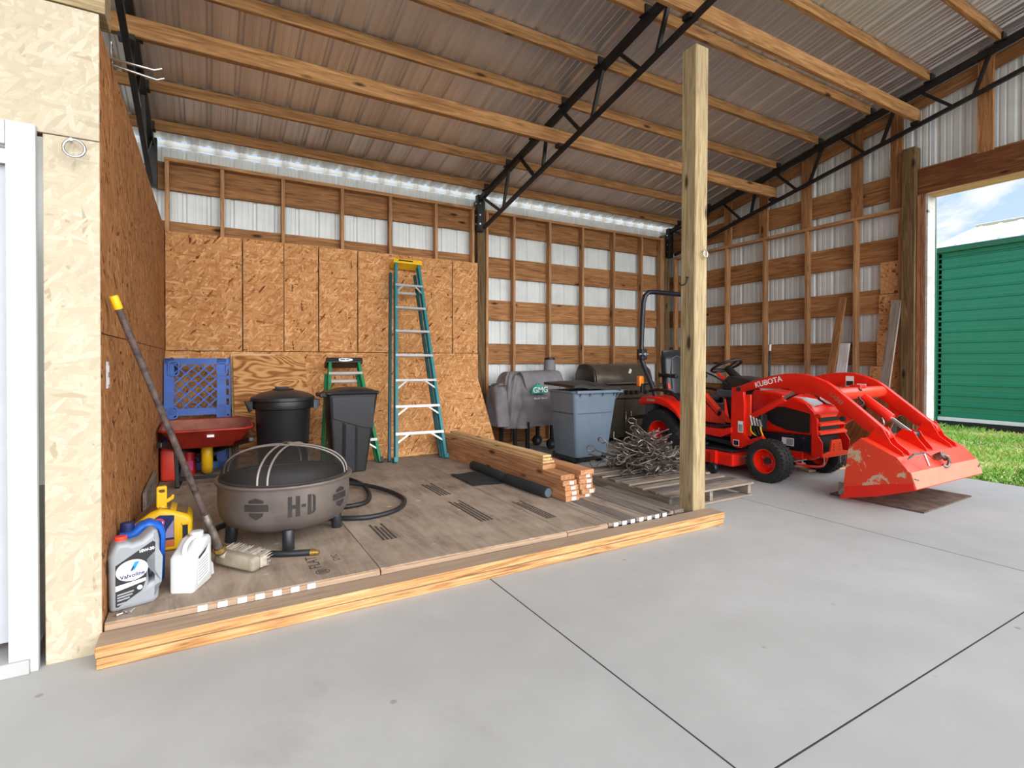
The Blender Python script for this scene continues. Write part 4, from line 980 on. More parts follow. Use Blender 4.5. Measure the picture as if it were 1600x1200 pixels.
Z = 0.0008
def poly(pts, z, mat, name, par, BB=None):
    BB = BB or B; put(name, MB().add([BB @ V((p[0], p[1], z)) for p in pts], [tuple(range(len(pts)))]), mat, par)
poly([(0.022, 0.025), (0.03, 0.022), (0.118, 0.072), (0.135, 0.12), (0.137, 0.205), (0.168, 0.235), (0.170, 0.275), (0.160, 0.284), (0.022, 0.205)], Z, PRBLACK, 'label_panel', J)
el = [(0.082+0.059*math.cos(2*PI*k/32)*(1 if True else 1), 0.172+0.046*math.sin(2*PI*k/32)) for k in range(32)]
poly(el, Z*2, PRWHITE, 'label_oval', J)
poly([(0.0225, 0.092), (0.131, 0.112), (0.134, 0.126), (0.0225, 0.116)], Z*2, PRWHITE, 'label_band', J)
poly([(0.074, 0.168), (0.092, 0.172), (0.110, 0.208), (0.091, 0.206)], Z*3, PRBLUE, 'chevron', J)
poly([(0.074, 0.168), (0.083, 0.170), (0.092, 0.188), (0.083, 0.188)], Z*3.4, PRNAVY, 'chevron', J)
put('lettering', text('Valvoline', 0.025, B @ Matrix.Translation((0.083, 0.150, Z*3)) @ Matrix.Rotation(0.06, 4, 'Z'), bold=0.0006), PRNAVY, J)
put('lettering', text('10W-30', 0.0175, B @ Matrix.Translation((0.136, 0.249, Z*2)) @ Matrix.Rotation(0.08, 4, 'Z'), bold=0.0006), PRWHITE, J)
for k, (y_, w_) in enumerate(((0.075, 0.06), (0.063, 0.055), (0.051, 0.045), (0.034, 0.03))):
    poly([(0.028, y_-0.0035), (0.028+w_, y_-0.0035+w_*0.09), (0.028+w_, y_+0.0035+w_*0.09), (0.028, y_+0.0035)], Z*2, PRGREY, 'small_print', J)
poly([(0.110+0.010*math.cos(2*PI*k/20), 0.092-0.004+0.010*math.sin(2*PI*k/20)) for k in range(20)], Z*2.2, PRWHITE, 'round_mark', J)

# ---- white jug
HS = 0.92
t = thing('white_jug', 'plain white plastic jug with side handle beside the silver-grey oil jug', 'jug', (-0.09, 2.96, DZ))
B = basis(V((-0.160, 2.955, DZ)), V((0.9, -0.42, 0)), (0, 0, 1)) @ Matrix.Diagonal((1, 0.92, 1.12, 1))
W, Dp = 0.122, 0.145
def jb(u, v):
    lp = rrect(-1, -1, 1, 1, 0.35, 4); p = lp[int(round(u*len(lp))) % len(lp)]
    h = 0.003+0.18*v if v < 0.8 else 0.147+(v-0.8)*0.18
    k = 1.0
    return B @ V((W/2+p[0]*W/2, 0.003+0.19*v, -(Dp/2+p[1]*Dp/2)))
nn = len(rrect(-1, -1, 1, 1, 0.35, 4))
side = [(0.0, 0.0), (0.0, 0.178), (0.012, 0.190), (0.055, 0.212), (0.092, 0.245), (0.135, 0.252), (0.150, 0.235), (0.152, 0.0)]   # depth, height
mb = flat([[(p[0], p[1]) for p in side]], W, 0.018, B @ Matrix.Translation((W/2, 0, 0)) @ Matrix(((0, 0, 1, 0), (0, 1, 0, 0), (-1, 0, 0, 0), (0, 0, 0, 1))), 3)
body = put('body', mb, JUGW, t, smooth=50)
put('cap', MB().cyl(B @ V((W*0.55, 0.248, -0.112)), B @ V((W*0.55, 0.278, -0.112)), 0.030, n=24), JUGW, t, 0.003, 40)
put('handle', MB().tube(smoothpath([B @ V((W*0.5, 0.182, -0.020)), B @ V((W*0.48, 0.225, -0.030)), B @ V((W*0.5, 0.250, -0.062)), B @ V((W*0.53, 0.252, -0.09))], 6), 0.012, 10), JUGW, t, smooth=60)
S = basis(B @ V((W+0.0012, 0, 0)), B.to_3x3() @ V((0, 0, -1)), (0, 0, 1))
poly([(0.02, 0.03), (0.135, 0.05), (0.135, 0.19), (0.02, 0.15)], 0.0, PRWHITE, 'side_label', body, S)
for k in range(7): poly([(0.026, 0.045+0.014*k), (0.12, 0.058+0.014*k), (0.12, 0.062+0.014*k), (0.026, 0.049+0.014*k)], 0.0006, PRGREY, 'small_print', body, S)
poly([(0.03, 0.148), (0.09, 0.165), (0.12, 0.188), (0.07, 0.172), (0.03, 0.160)], 0.0006, PRBLACK, 'mark', body, S)
put('cardboard_scrap', MB().prism([(-0.02, 3.13, DZ+0.003), (0.018, 3.10, DZ+0.003), (0.013, 3.11, DZ+0.055), (-0.015, 3.13, DZ+0.085)], (0.012, 0.02, 0)), JUGW, label='small white crumpled carton behind the white jug', cat='carton')

# ---- blue jug behind
t = thing('blue_jug', 'bright blue plastic jug with dark cap behind the silver-grey oil jug', 'jug', (-0.25, 3.11, DZ))
B = basis(V((-0.372, 3.10, DZ)), V((1, 0.1, 0)), (0, 0, 1))
out = [(0.0, 0.01), (0.012, 0.0), (0.16, 0.0), (0.19, 0.02), (0.195, 0.24), (0.18, 0.285), (0.13, 0.312), (0.085, 0.30), (0.06, 0.275), (0.012, 0.27), (0.0, 0.25)]
hole = [(0.100, 0.235), (0.118, 0.275), (0.150, 0.272), (0.168, 0.245), (0.170, 0.16), (0.140, 0.16), (0.135, 0.215)]
put('body', flat([out, hole], 0.10, 0.02, B @ Matrix.Translation((0, 0, -0.05)), 3), BRBLUE, t, smooth=50)
put('cap', MB().cyl(B @ V((0.04, 0.268, -0.05)), B @ V((0.04, 0.312, -0.05)), 0.030, 0.028, 22), PRNAVY, t, 0.004)
put('dark_label', MB().bb((-0.34, 3.092, DZ+0.03), (-0.20, 3.104, DZ+0.15)), PRNAVY, t)

# ---- yellow fuel can
t = thing('yellow_can', 'squat yellow fuel can with tall spout handle and picture label by the partition', 'fuel can', (-0.22, 3.72, DZ))
y0, y1 = 3.60, 3.84
out = [(-0.362, DZ+0.004), (-0.078, DZ+0.004), (-0.074, 0.292), (-0.10, 0.318), (-0.175, 0.352), (-0.235, 0.368), (-0.28, 0.352), (-0.362, 0.292)]
body = put('body', MB().prismY(out, y0, y1), YELLOW, t, 0.022, 50, seg=3)
dust = plain('dusty_brown_film', (128, 104, 74), 0.9, var=0.2)
put('dusty_top', MB().add([(-0.352, 3.625, 0.3035), (-0.285, 3.625, 0.3535), (-0.232, 3.625, 0.3725), (-0.10, 3.625, 0.322), (-0.10, 3.82, 0.322), (-0.232, 3.82, 0.3725), (-0.285, 3.82, 0.3535), (-0.352, 3.82, 0.3035)], [(0, 1, 6, 7), (1, 2, 5, 6), (2, 3, 4, 5)]), dust, body)
lb = put('picture_label', MB().add([(x, y0-0.001, z) for x, z in ((-0.335, DZ+0.03), (-0.165, DZ+0.03), (-0.165, 0.326), (-0.235, 0.335), (-0.335, 0.27))], [(0, 1, 2, 3, 4)]), PRNAVY, body)
put('label_print', MB().add([(-0.24+0.03*math.cos(2*PI*k/20), y0-0.0018, 0.292+0.026*math.sin(2*PI*k/20)) for k in range(20)], [tuple(range(20))]), PRMAG, lb)
put('label_print', text('NO SPILL', 0.020, basis((-0.235, y0-0.0026, 0.290), (1, 0, 0), (0, 0, 1)), bold=0.0005), PRWHITE, lb) if False else None
put('label_print', MB().bb((-0.262, y0-0.0028, 0.285), (-0.218, y0-0.0024, 0.298)), PRWHITE, lb)
put('label_print', MB().add([(x, y0-0.0018, z) for x, z in ((-0.215, 0.20), (-0.167, 0.20), (-0.167, 0.30), (-0.20, 0.25))], [(0, 1, 2, 3)]), plain('lilac_print', (150, 140, 176), 0.6), lb)
put('label_print', MB().add([(x, y0-0.0018, z) for x, z in ((-0.333, DZ+0.032), (-0.167, DZ+0.032), (-0.167, DZ+0.07), (-0.333, DZ+0.07))], [(0, 1, 2, 3)]), PRORG, lb)
put('sight_slot', MB().bb((-0.125, y0-0.0015, 0.165), (-0.098, y0+0.0005, 0.262)), PRBLACK, body)
put('slot_lip', MB().bb((-0.13, y0-0.010, 0.264), (-0.093, y0+0.002, 0.276)), YELLOW, body, 0.003)
put('spout', flat([rrect(-0.026, 0.0, 0.026, 0.125, 0.012, 4), rrect(-0.014, 0.088, 0.014, 0.104, 0.006, 3)], 0.03, 0.006, basis((-0.228, 3.655, 0.366), (1, 0, 0), (0, 0, 1))), YELLOW, t, smooth=40)
put('spout_trigger', MB().bar((-0.205, 3.65, 0.40), (-0.175, 3.65, 0.42), 0.012, 0.02).bar((-0.178, 3.65, 0.41), (-0.172, 3.65, 0.435), 0.012, 0.014), YELLOW, t, 0.003)
put('spout_neck', MB().cyl((-0.228, 3.66, 0.355), (-0.228, 3.66, 0.378), 0.03, 0.022, 18), YELLOW, t)

# ---- loose bolts
for i, (x, y, a) in enumerate(((-0.335, 2.80, 0.6), (-0.31, 2.81, 2.3), (-0.292, 2.805, 1.2))):
    t = thing('loose_bolt', 'small shiny loose bolt on the deck before the silver-grey oil jug', 'bolt', (x, y, DZ), 'loose bolts before the oil jug')
    d = V((math.cos(a), math.sin(a), 0)); q = V((x, y, DZ+0.0075))
    put('shank', MB().cyl(q, q+d*0.035, 0.0045, n=8), CHROME, t); put('head', MB().cyl(q-d*0.007, q, 0.0085, n=6), CHROME, t)

# ---- covered smoker
t = thing('covered_smoker', 'pellet smoker under a grey fabric cover with a teal emblem, on black legs', 'smoker', (3.85, 6.2, 0))
from mathutils import noise as mnoise
def cov(u, v):
    # u around (0..1), v from hem to crown
    a = 2*PI*u; ca, sa = math.cos(a), math.sin(a); e = 0.45
    sx = math.copysign(abs(ca)**e, ca); sy = math.copysign(abs(sa)**e, sa)
    top = max(0, (v-0.62)/0.38)
    hx = 0.505-0.02*v; hy = 0.25*(1-0.0*v)
    z = 0.33+0.60*v if v < 0.62 else 0.702+0.375*math.sin(top*PI/2)
    k = math.cos(top*PI/2)**0.55 if top else 1.0
    x = 3.865+sx*hx*(1-(1-k)*(0.18 if sx > 0 else 0.36)-(0.9 if top > 0.97 else 0)*0.0); y = 6.17+sy*hy*k
    if top >= 1: y = 6.17+sy*0.02
    fold = 0.012*math.sin(9*a+3*v+2*math.sin(7*v))*(1-0.5*v)+0.010*math.sin(17*a-6*v)+0.012*math.sin(5*x*3+8*z)
    q_ = mnoise.noise(V((x*3.6, 2.0*ca, z*2.6)))+0.9*(0.5-abs(mnoise.noise(V((x*5+z*4, 1.5, z*3-x*3)))))
    y -= (fold*1.4+0.06*q_-0.03)*(1 if sa < 0 else 0.3); x += fold*0.6*ca
    z += 0.010*math.sin(6*x+2)*(1 if v < 0.05 else 0.6)
    if x < 3.62 and v > 0.3 and top < 0.9: z += 0.03*math.sin((3.62-x)*14)*math.exp(-((v-0.62)/0.25)**2)
    return (x, y, z)
cv = MB().grid(cov, 96, 30, True)
cvr = put('fabric_cover', cv, COVER, t, smooth=70)
put('hopper_cover', MB().grid(lambda u, v: (3.345+(0.115-0.05*v*v)*math.copysign(abs(math.cos(2*PI*u))**0.6, math.cos(2*PI*u))+0.012*math.sin(8*u*PI+4*v), 6.16+(0.21-0.03*v)*math.copysign(abs(math.sin(2*PI*u))**0.6, math.sin(2*PI*u))*(1-0.5*max(0, v-0.8)/0.2), 0.36+0.54*v+0.02*math.sin(10*u)*v), 40, 12, True).add([(3.30, 6.0, 0.89), (3.40, 6.0, 0.895), (3.40, 6.32, 0.895), (3.30, 6.32, 0.89)], [(0, 1, 2, 3)]), COVER, cvr, smooth=70)
put('peak_fold', MB().grid(lambda u, v: (3.43+0.27*u, 5.985-0.02*math.sin(PI*u)+0.33*v, 0.83+0.235*math.sin(PI*min(1, u*1.05))**0.8*(1-0.05*v)-0.03*v+0.01*math.sin(12*u)), 12, 8), COVER, cvr, smooth=60)
st = put('chimney_cover', MB().lathe([(0.078, 1.0), (0.085, 1.10), (0.075, 1.235), (0.066, 1.255), (0, 1.262)], (4.30, 6.34, 0), 20), COVER, cvr, smooth=50)
put('chimney_cap', MB().lathe([(0.07, 1.222), (0.079, 1.236), (0.072, 1.258), (0.05, 1.266), (0, 1.268)], (4.30, 6.34, 0), 20), BLKP, cvr, smooth=50)
yF = 5.868
peak = [(-0.13, -0.017), (-0.13, 0.04), (-0.1, 0.085), (-0.085, 0.07), (-0.055, 0.115), (-0.03, 0.09), (-0.01, 0.112), (0.025, 0.07), (0.055, 0.08), (0.09, 0.04), (0.13, -0.017)]
yF = 5.885
def onc(p, d): return (p[0], yF-0.012-d-0.0*p[1], p[1])
yF = 5.872; B = basis((3.83, yF-0.012, 0.78), (1, 0, 0.02), (0, 0, 1))
pk = put('peaks_emblem', MB().prism([(3.83+x, yF-0.012, 0.80+z) for x, z in peak], (0, 0.02, 0)), PRTEAL, cvr)
put('lettering', text('GMG', 0.105, B @ Matrix.Translation((0, 0.048, 0.004)), bold=0.001), PRWHITE, cvr)
put('lettering', text('PELLET GRILLS', 0.030, B @ Matrix.Translation((0, -0.062, 0.003)), bold=0.0006, space=1.1), PRWHITE, cvr)
for x, y in ((3.52, 6.0), (3.70, 5.98), (3.52, 6.38), (4.12, 6.02), (4.12, 6.38)): put('leg', MB().bar((x, y, 0.40), (x, y, 0.006 if x < 4 else 0.09), 0.045, 0.045), BLACKM, t, 0.003)
for y in (6.02, 6.38): 
    w = put('wheel', MB().lathe([(0.02, -0.02), (0.072, -0.022), (0.08, 0), (0.072, 0.022), (0.02, 0.02)], (4.08, y-0.05, 0.082), 24, (0, 1, 0)), BLKP, t, smooth=40)
    put('hub', MB().cyl((4.08, y-0.08, 0.082), (4.08, y-0.02, 0.082), 0.025, n=12), GREYP, w)
put('lower_shelf', MB().bb((3.50, 6.0, 0.33), (4.15, 6.4, 0.36)), BLACKM, t)

# ---- gas grill
t = thing('gas_grill', 'dark bronze gas grill with hood behind the grey-blue bin', 'grill', (5.4, 6.2, 0))
gx0, gx1, gy0, gy1 = 4.85, 6.02, 5.98, 6.46
hood = [(gy0+0.0, 0.865), (gy0+0.005, 0.97), (gy0+0.05, 1.08), (gy0+0.15, 1.155), (gy0+0.27, 1.175), (gy1-0.08, 1.15), (gy1, 1.02), (gy1, 0.865)]
h = put('hood', MB().prismX(hood, gx0+0.04, gx1-0.04), BRONZE, t, 0.012, 40)
put('hood_end', MB().prismX([(y, z) for y, z in hood], gx0-0.01, gx0+0.045), GRILLB, h, 0.02, 40)
put('hood_handle', MB().cyl((gx0+0.16, gy0-0.05, 0.885), (gx1-0.16, gy0-0.05, 0.885), 0.014, n=12).cyl((gx0+0.2, gy0-0.05, 0.885), (gx0+0.2, gy0+0.01, 0.885), 0.01, n=8).cyl((gx1-0.2, gy0-0.05, 0.885), (gx1-0.2, gy0+0.01, 0.885), 0.01, n=8), CHROME, h, smooth=50)
put('hood_emblem', MB().prism([(5.50, gy0+0.03, 1.03), (5.54, gy0+0.025, 1.02), (5.58, gy0+0.04, 1.07), (5.555, gy0+0.055, 1.095), (5.535, gy0+0.045, 1.07)], (0, -0.012, 0.005)), PRWHITE, h)
put('firebox', MB().bb((gx0, gy0+0.03, 0.80), (gx1, gy1-0.01, 0.87)), GRILLB, t, 0.01)
cpn = put('control_panel', MB().prismX([(gy0-0.03, 0.66), (gy0, 0.85), (gy0+0.10, 0.85), (gy0+0.10, 0.66)], gx0, gx1), BRONZE, t, 0.008)
for x in (5.26, 5.42, 5.52, 5.62, 5.80): put('knob', MB().cyl((x, gy0-0.075, 0.745), (x, gy0-0.01, 0.74), 0.028, 0.034, 18), GRILLB, cpn, 0.005)
cab = put('cabinet', MB().bb((gx0+0.02, gy0+0.02, 0.06), (gx1-0.02, gy1-0.02, 0.66)), GRILLB, t, 0.008)
for a, b, hx in ((gx0+0.03, 5.405, 5.33), (5.415, gx1-0.03, 5.49)):
    dr = put('door', MB().bb((a, gy0-0.002, 0.08), (b, gy0+0.02, 0.64)), BRONZE, cab, 0.006)
for hx in (5.395, 5.50): put('door_handle', MB().tube([(hx, gy0, 0.47), (hx, gy0-0.045, 0.46), (hx, gy0-0.045, 0.23), (hx, gy0, 0.22)], 0.010, 8), CHROME, cab, smooth=50)
put('side_shelf', MB().bb((gx1, gy0, 0.82), (gx1+0.3, gy1, 0.86)), BRONZE, t, 0.01)
for x in (gx0+0.1, gx1-0.1):
    for y in (gy0+0.1, gy1-0.1): put('caster', MB().cyl((x-0.015, y, 0.03), (x+0.015, y, 0.03), 0.03, n=14), BLKP, t, 0.004)

# ---- pallet by the post
t = thing('wooden_pallet', 'weathered wooden pallet on the concrete behind the pale post', 'pallet', (3.7, 3.6, 0))
for x in (3.235, 3.72, 4.225):
    board('stringer', (x, 3.03, 0.068), (x, 4.22, 0.068), 0.09, 0.038, (0, 0, 1), GREYW, t)
for i, y in enumerate((3.075, 3.22, 3.37, 3.55, 3.72, 3.90, 4.06, 4.19)):
    board('slat', (3.21, y, 0.1225), (4.25, y+0.01*((i*3) % 3-1), 0.1225), 0.10 if i % 3 else 0.125, 0.017, (0, 1, 0), (GREYW, DARKW, GREYW)[i % 3], t)
for i, y in enumerate((3.07, 3.62, 4.17)): board('bottom_slat', (3.21, y, 0.0125), (4.25, y, 0.0125), 0.10, 0.017, (0, 1, 0), GREYW, t)

# ---- heap of bent steel rods
def rod_mesh(kind):
    mb = MB(); L = 0.30+0.055*kind
    loop = [(L/2+0.045*(1-math.cos(a)), 0.042*math.sin(a), 0) for a in [0.35+(2*PI-0.55)*k/6 for k in range(7)]]
    pts = [(-L/2-0.03, 0.05*(kind % 2), 0.01*kind), (-L/2, 0, 0), (-L/6, 0.012*(kind-1), 0.006), (L/6, 0, -0.004), (L/2-0.02, 0, 0)]+loop
    mb.tube(pts, 0.0064, 6); me, o = mb.mesh('steel_rod', RUST, smooth=50, origin=(0, 0, 0)); return me
meshes = [rod_mesh(k) for k in range(4)]
rg = random.Random(21)
lab = 'rusty steel rod with a bent loop end, tangled in the heap beside the pale post'
for i in range(150):
    me = meshes[i % 4]; rr = rg.random()**0.75; an = rg.random()*2*PI
    x = 3.80+rr*0.27*math.cos(an); y = 3.88+rr*0.34*math.sin(an)
    top = 0.36*(1-rr*0.85)
    layer = rg.random()**0.55; z = 0.150+layer*top
    M = Euler((rg.uniform(-1.2, 1.2), rg.uniform(-0.55, 0.55)*(0.3+0.9*layer), rg.random()*2*PI), 'XYZ').to_matrix()
    ex = [M @ V((s*0.25, 0, 0)) for s in (-1, 1)]; low = min(e.z for e in ex)+z
    if low < 0.145: z += 0.145-low
    o = link('steel_rod', me, (x, y, z), None, M); props(o, lab, 'steel rod', 'heap of bent steel rods')

# ---- boards leaning on the right-hand wall
board('leaning_board', (6.70, 3.84, 0.02), (7.0, 3.70, 2.02), 0.09, 0.03, (0, 1, 0), FRAME, label='narrow dark brown board leaning against the right-hand studs', cat='board')
board('leaning_board', (6.66, 3.66, 0.02), (6.93, 3.635, 1.44), 0.12, 0.02, (0, 1, 0), WHITEW, label='short whitish board leaning against the right-hand studs behind the loader', cat='board')
board('leaning_board', (6.55, 3.12, 0.02), (6.99, 3.09, 1.93), 0.10, 0.028, (0, 1, 0), GREYW, label='weathered grey plank leaning beside the strand-board scraps near the doorway', cat='plank')
for i, (z0, z1, y0, y1) in enumerate(((2.03, 2.41, 3.10, 3.315), (1.595, 2.022, 3.10, 3.33), (1.16, 1.588, 3.10, 3.35), (0.6, 1.152, 3.10, 3.43))):
    panel('strand_board_offcut', (7.095, y0, z0), (7.112, y1, z1), 'x', SCRAP, label='strand-board scrap nailed between right-hand studs, %s of the column' % ('topmost', 'second down', 'third down', 'lowest and widest')[i], cat='board panel', group='strand-board scraps by the doorway')
t = thing('pole', 'thin black pole with white tip leaning on the right-hand wall behind the tractor', 'pole', (6.75, 4.6, 0))
put('shaft', MB().cyl((6.72, 4.56, 0.01), (6.955, 4.67, 1.36), 0.013, n=10), BLKP, t, smooth=40)
put('tip', MB().cyl((6.955, 4.67, 1.36), (6.972, 4.677, 1.45), 0.016, n=10), PRWHITE, t, smooth=40)
lean = None
mb = MB().add([(6.30, 2.98, 0.01), (6.34, 3.55, 0.01), (6.62, 3.50, 0.80), (6.62, 2.95, 0.80)], [(0, 1, 2, 3)])
R_ = (V((6.62, 3.2, 0.78))-V((6.33, 3.2, 0.01))).normalized()
board('leaning_plywood', (6.36, 3.34, 0.012), (6.62, 3.16, 0.80), 0.62, 0.014, (0.1, 1, 0.1), PLYB, label='brown plywood piece leaning behind the loader bucket', cat='board panel')
board('floor_board', (5.70, 3.42, 0.012), (6.28, 3.30, 0.012), 0.14, 0.02, (0, 1, 0), LUML, label='short pale board lying on the concrete behind the bucket', cat='board')
# ================================================================== compact tractor with front loader
TX = 5.39
t = thing('tractor', 'orange-red compact tractor with front loader and mower deck facing the doorway', 'tractor', (TX, 4.0, 0))
FY, RY = 3.30, 4.76
def tyre(name, x, y, r, w, rim_r, sg, lugs, deep):
    """sg = side the dished rim faces"""
    h = w/2
    prof = [(rim_r, -h*0.86), (rim_r+0.012, -h*0.95), (r-0.045, -h), (r-0.014, -h*0.9), (r, -h*0.62), (r+0.002, 0), (r, h*0.62), (r-0.014, h*0.9), (r-0.045, h), (rim_r+0.012, h*0.95), (rim_r, h*0.86)]
    mb = MB().lathe(prof, (x, y, r), 56, (1, 0, 0))
    for k in range(lugs):
        for row in (-0.72, -0.24, 0.24, 0.72):
            a = 2*PI*(k+(0.5 if row in (-0.24, 0.72) else 0))/lugs; rr = r+0.001 if abs(row) < 0.5 else r-0.008
            d = V((0, math.cos(a), math.sin(a))); tg = V((0, -math.sin(a), math.cos(a))); c = V((x+row*h*1.02, y, r))+d*rr
            R = Matrix((V((1, 0, 0)), tg, d)).transposed(); mb.box(c, (w*0.17, 2*PI*r/lugs*0.55, 0.014), R)
    o = put(name, mb, TYRE, t, smooth=40)
    rp = [(rim_r+0.006, h*0.86), (rim_r-0.012, h*0.80), (rim_r-0.02, h*0.45), (rim_r*0.72, h*0.45-deep), (rim_r*0.52, h*0.50-deep), (rim_r*0.35, h*0.55-deep), (rim_r*0.33, h*0.62-deep), (0, h*0.64-deep)]
    rim = put('rim', MB().lathe(rp, (x, y, r), 44, (sg, 0, 0)).lathe([(rim_r+0.004, -h*0.86), (rim_r-0.02, -h*0.6), (rim_r*0.6, -h*0.1), (0, -h*0.1)], (x, y, r), 44, (sg, 0, 0)), RED, o, smooth=35)
    put('hub_cap', MB().lathe([(rim_r*0.30, h*0.5-deep), (rim_r*0.27, h*0.8-deep), (rim_r*0.15, h*0.88-deep), (0, h*0.88-deep)], (x, y, r), 24, (sg, 0, 0)), BLKS, o, smooth=40)
    nuts = MB()
    for k in range(5):
        a = 2*PI*k/5+0.5; nuts.cyl((x+sg*(h*0.45-deep), y+rim_r*0.46*math.cos(a), r+rim_r*0.46*math.sin(a)), (x+sg*(h*0.66-deep), y+rim_r*0.46*math.cos(a), r+rim_r*0.46*math.sin(a)), 0.009, n=6)
    put('wheel_nuts', nuts, CHROME, o); return o
for sg in (-1, 1):
    tyre('front_wheel', TX+sg*0.48, FY, 0.212, 0.19, 0.122, sg, 30, 0.035)
    tyre('rear_wheel', TX+sg*0.405, RY, 0.31, 0.29, 0.165, sg, 26, 0.09)
# chassis
fr = put('chassis_frame', MB().bb((TX-0.20, 2.99, 0.30), (TX+0.20, 3.62, 0.475)).bb((TX-0.15, 3.6, 0.28), (TX+0.15, 4.9, 0.50)), NAVY, t, 0.012)
put('warning_label', MB().bb((TX-0.2015, 3.215, 0.345), (TX-0.2003, 3.345, 0.425)), PRWHITE, fr)
put('label_print', MB().bb((TX-0.2022, 3.222, 0.352), (TX-0.2014, 3.295, 0.418)), PRGREY, fr)
for z in (0.37, 0.44): put('frame_bolt', MB().cyl((TX-0.203, 3.115, z), (TX-0.1995, 3.115, z), 0.012, n=10), CHROME, fr)
ax_ = put('front_axle', MB().bar((TX-0.40, FY, 0.225), (TX+0.40, FY, 0.225), 0.07, 0.08).cyl((TX-0.30, FY-0.03, 0.17), (TX-0.30, FY-0.03, 0.33), 0.04, n=14).cyl((TX+0.30, FY-0.03, 0.17), (TX+0.30, FY-0.03, 0.33), 0.04, n=14), NAVY, t, 0.006)
put('axle_casting', MB().bb((TX-0.20, 3.12, 0.22), (TX-0.10, 3.24, 0.30)).cyl((TX-0.14, 3.10, 0.25), (TX-0.02, 3.10, 0.25), 0.035, n=14), RED, ax_, 0.01)
put('steering_link', MB().tube(smoothpath([(TX-0.27, 3.15, 0.19), (TX-0.15, 3.08, 0.16), (TX+0.05, 3.06, 0.15), (TX+0.16, 3.08, 0.24)], 5), 0.013, 8), RED, ax_, smooth=60)
put('tie_rod', MB().cyl((TX-0.32, 3.20, 0.20), (TX+0.32, 3.20, 0.20), 0.012, n=10), CHROME, ax_, smooth=50)
put('rear_axle', MB().cyl((TX-0.33, RY, 0.335), (TX+0.33, RY, 0.335), 0.075, n=18).bb((TX-0.13, 4.55, 0.25), (TX+0.13, 5.0, 0.62)), BLKS, t, 0.01, 40)
# hood
hood = [(3.60, 0.46), (3.68, 0.60), (3.70, 0.86), (3.66, 0.905), (3.40, 0.885), (3.16, 0.835), (3.04, 0.775), (2.985, 0.70), (2.975, 0.60), (2.99, 0.48)]
hd = put('hood', MB().prismX(hood, TX-0.225, TX+0.225), RED, t, 0.045, 45, seg=4)
vent = [(3.555, 0.665), (3.43, 0.735), (3.30, 0.745), (3.06, 0.70), (3.035, 0.69), (3.035, 0.505), (3.10, 0.497), (3.28, 0.505), (3.44, 0.555), (3.52, 0.615)]
for sg in (-1, 1):
    x = TX+sg*0.2235
    v = put('side_vent', MB().prismX(vent, x, x+sg*0.005), BLKP, hd, 0.002)
    for k in range(4):
        z = 0.545+0.045*k; put('louvre', MB().bar((x+sg*0.007, 3.05, z), (x+sg*0.007, 3.42-0.02*abs(k-2), z+0.012), 0.008, 0.007), BLKS, hd)
    put('headlight', MB().add([(TX+sg*a, y, z) for a, y, z in ((0.03, 3.015, 0.79), (0.20, 3.03, 0.76), (0.226, 3.16, 0.80), (0.215, 3.32, 0.855), (0.12, 3.14, 0.848), (0.03, 3.08, 0.83))], [(0, 1, 2, 3, 4, 5)]), LENS, hd)
put('nose_mesh', MB().bb((TX-0.17, 2.966, 0.50), (TX+0.17, 2.974, 0.70)), BLKP, hd, 0.002)
# grille guard
gp = [(3.09, 0.80), (3.075, 0.80), (2.99, 0.715), (2.955, 0.64), (2.95, 0.50), (2.90, 0.42), (2.90, 0.29), (2.985, 0.265), (3.01, 0.30), (3.01, 0.66)]
g = put('grille_guard', MB().prismX(gp, TX-0.245, TX-0.235), RED, t, 0.002)
put('guard_side', MB().prismX(gp, TX+0.235, TX+0.245), RED, g, 0.002)
for z in (0.685, 0.60, 0.515): put('guard_bar', MB().prismX([(2.965, z-0.014), (2.925, z-0.02), (2.92, z+0.002), (2.955, z+0.02), (2.965, z+0.018)], TX-0.236, TX+0.236), REDW, g, 0.003)
pl = put('guard_plate', MB().prismY([(TX-0.236, 0.275), (TX+0.236, 0.275), (TX+0.236, 0.31), (TX+0.11, 0.33), (TX+0.08, 0.44), (TX-0.08, 0.44), (TX-0.11, 0.33), (TX-0.236, 0.31)], 2.900, 2.915), REDW, g, 0.002)
for x in (-0.05, 0.05):
    for z in (0.34, 0.37, 0.40): put('plate_hole', MB().cyl((TX+x, 2.899, z), (TX+x, 2.8985, z), 0.008, n=10), BLKP, pl)
for x in (-0.14, 0.15): put('tow_pin', MB().cyl((TX+x, 2.94, 0.19), (TX+x, 2.94, 0.29), 0.006, n=8), CHROME, g)
# dashboard, wheel, seat
ds = put('dashboard', MB().prismX([(3.60, 0.90), (3.66, 0.985), (3.82, 1.02), (4.02, 1.04), (4.10, 0.97), (4.10, 0.885), (3.60, 0.88)], TX-0.19, TX+0.19), BLKS, t, 0.03, 45, seg=3)
put('console', MB().prismX([(3.66, 0.50), (4.02, 0.50), (4.10, 0.90), (3.66, 0.90)], TX-0.16, TX+0.16), BLKP, t, 0.02)
put('dash_shelf', MB().bb((TX-0.24, 3.92, 0.80), (TX-0.02, 4.14, 0.885)), plain('slate_grey_plastic', (74, 82, 92), 0.45), t, 0.015)
wc = V((TX-0.03, 4.16, 1.155)); wn = V((0, 0.42, 0.91)).normalized(); _, ws, wu = frame_from(wn)
sw = put('steering_wheel', MB().tube([wc+(ws*math.cos(2*PI*k/32)+wu*math.sin(2*PI*k/32))*0.175 for k in range(32)], 0.0155, 10, True), BLKP, t, smooth=60)
for a in (PI/2, PI/2+2.1, PI/2-2.1): put('spoke', MB().bar(wc-wn*0.03, wc+(ws*math.cos(a)+wu*math.sin(a))*0.172, 0.035, 0.012, wn), BLKP, sw, 0.003)
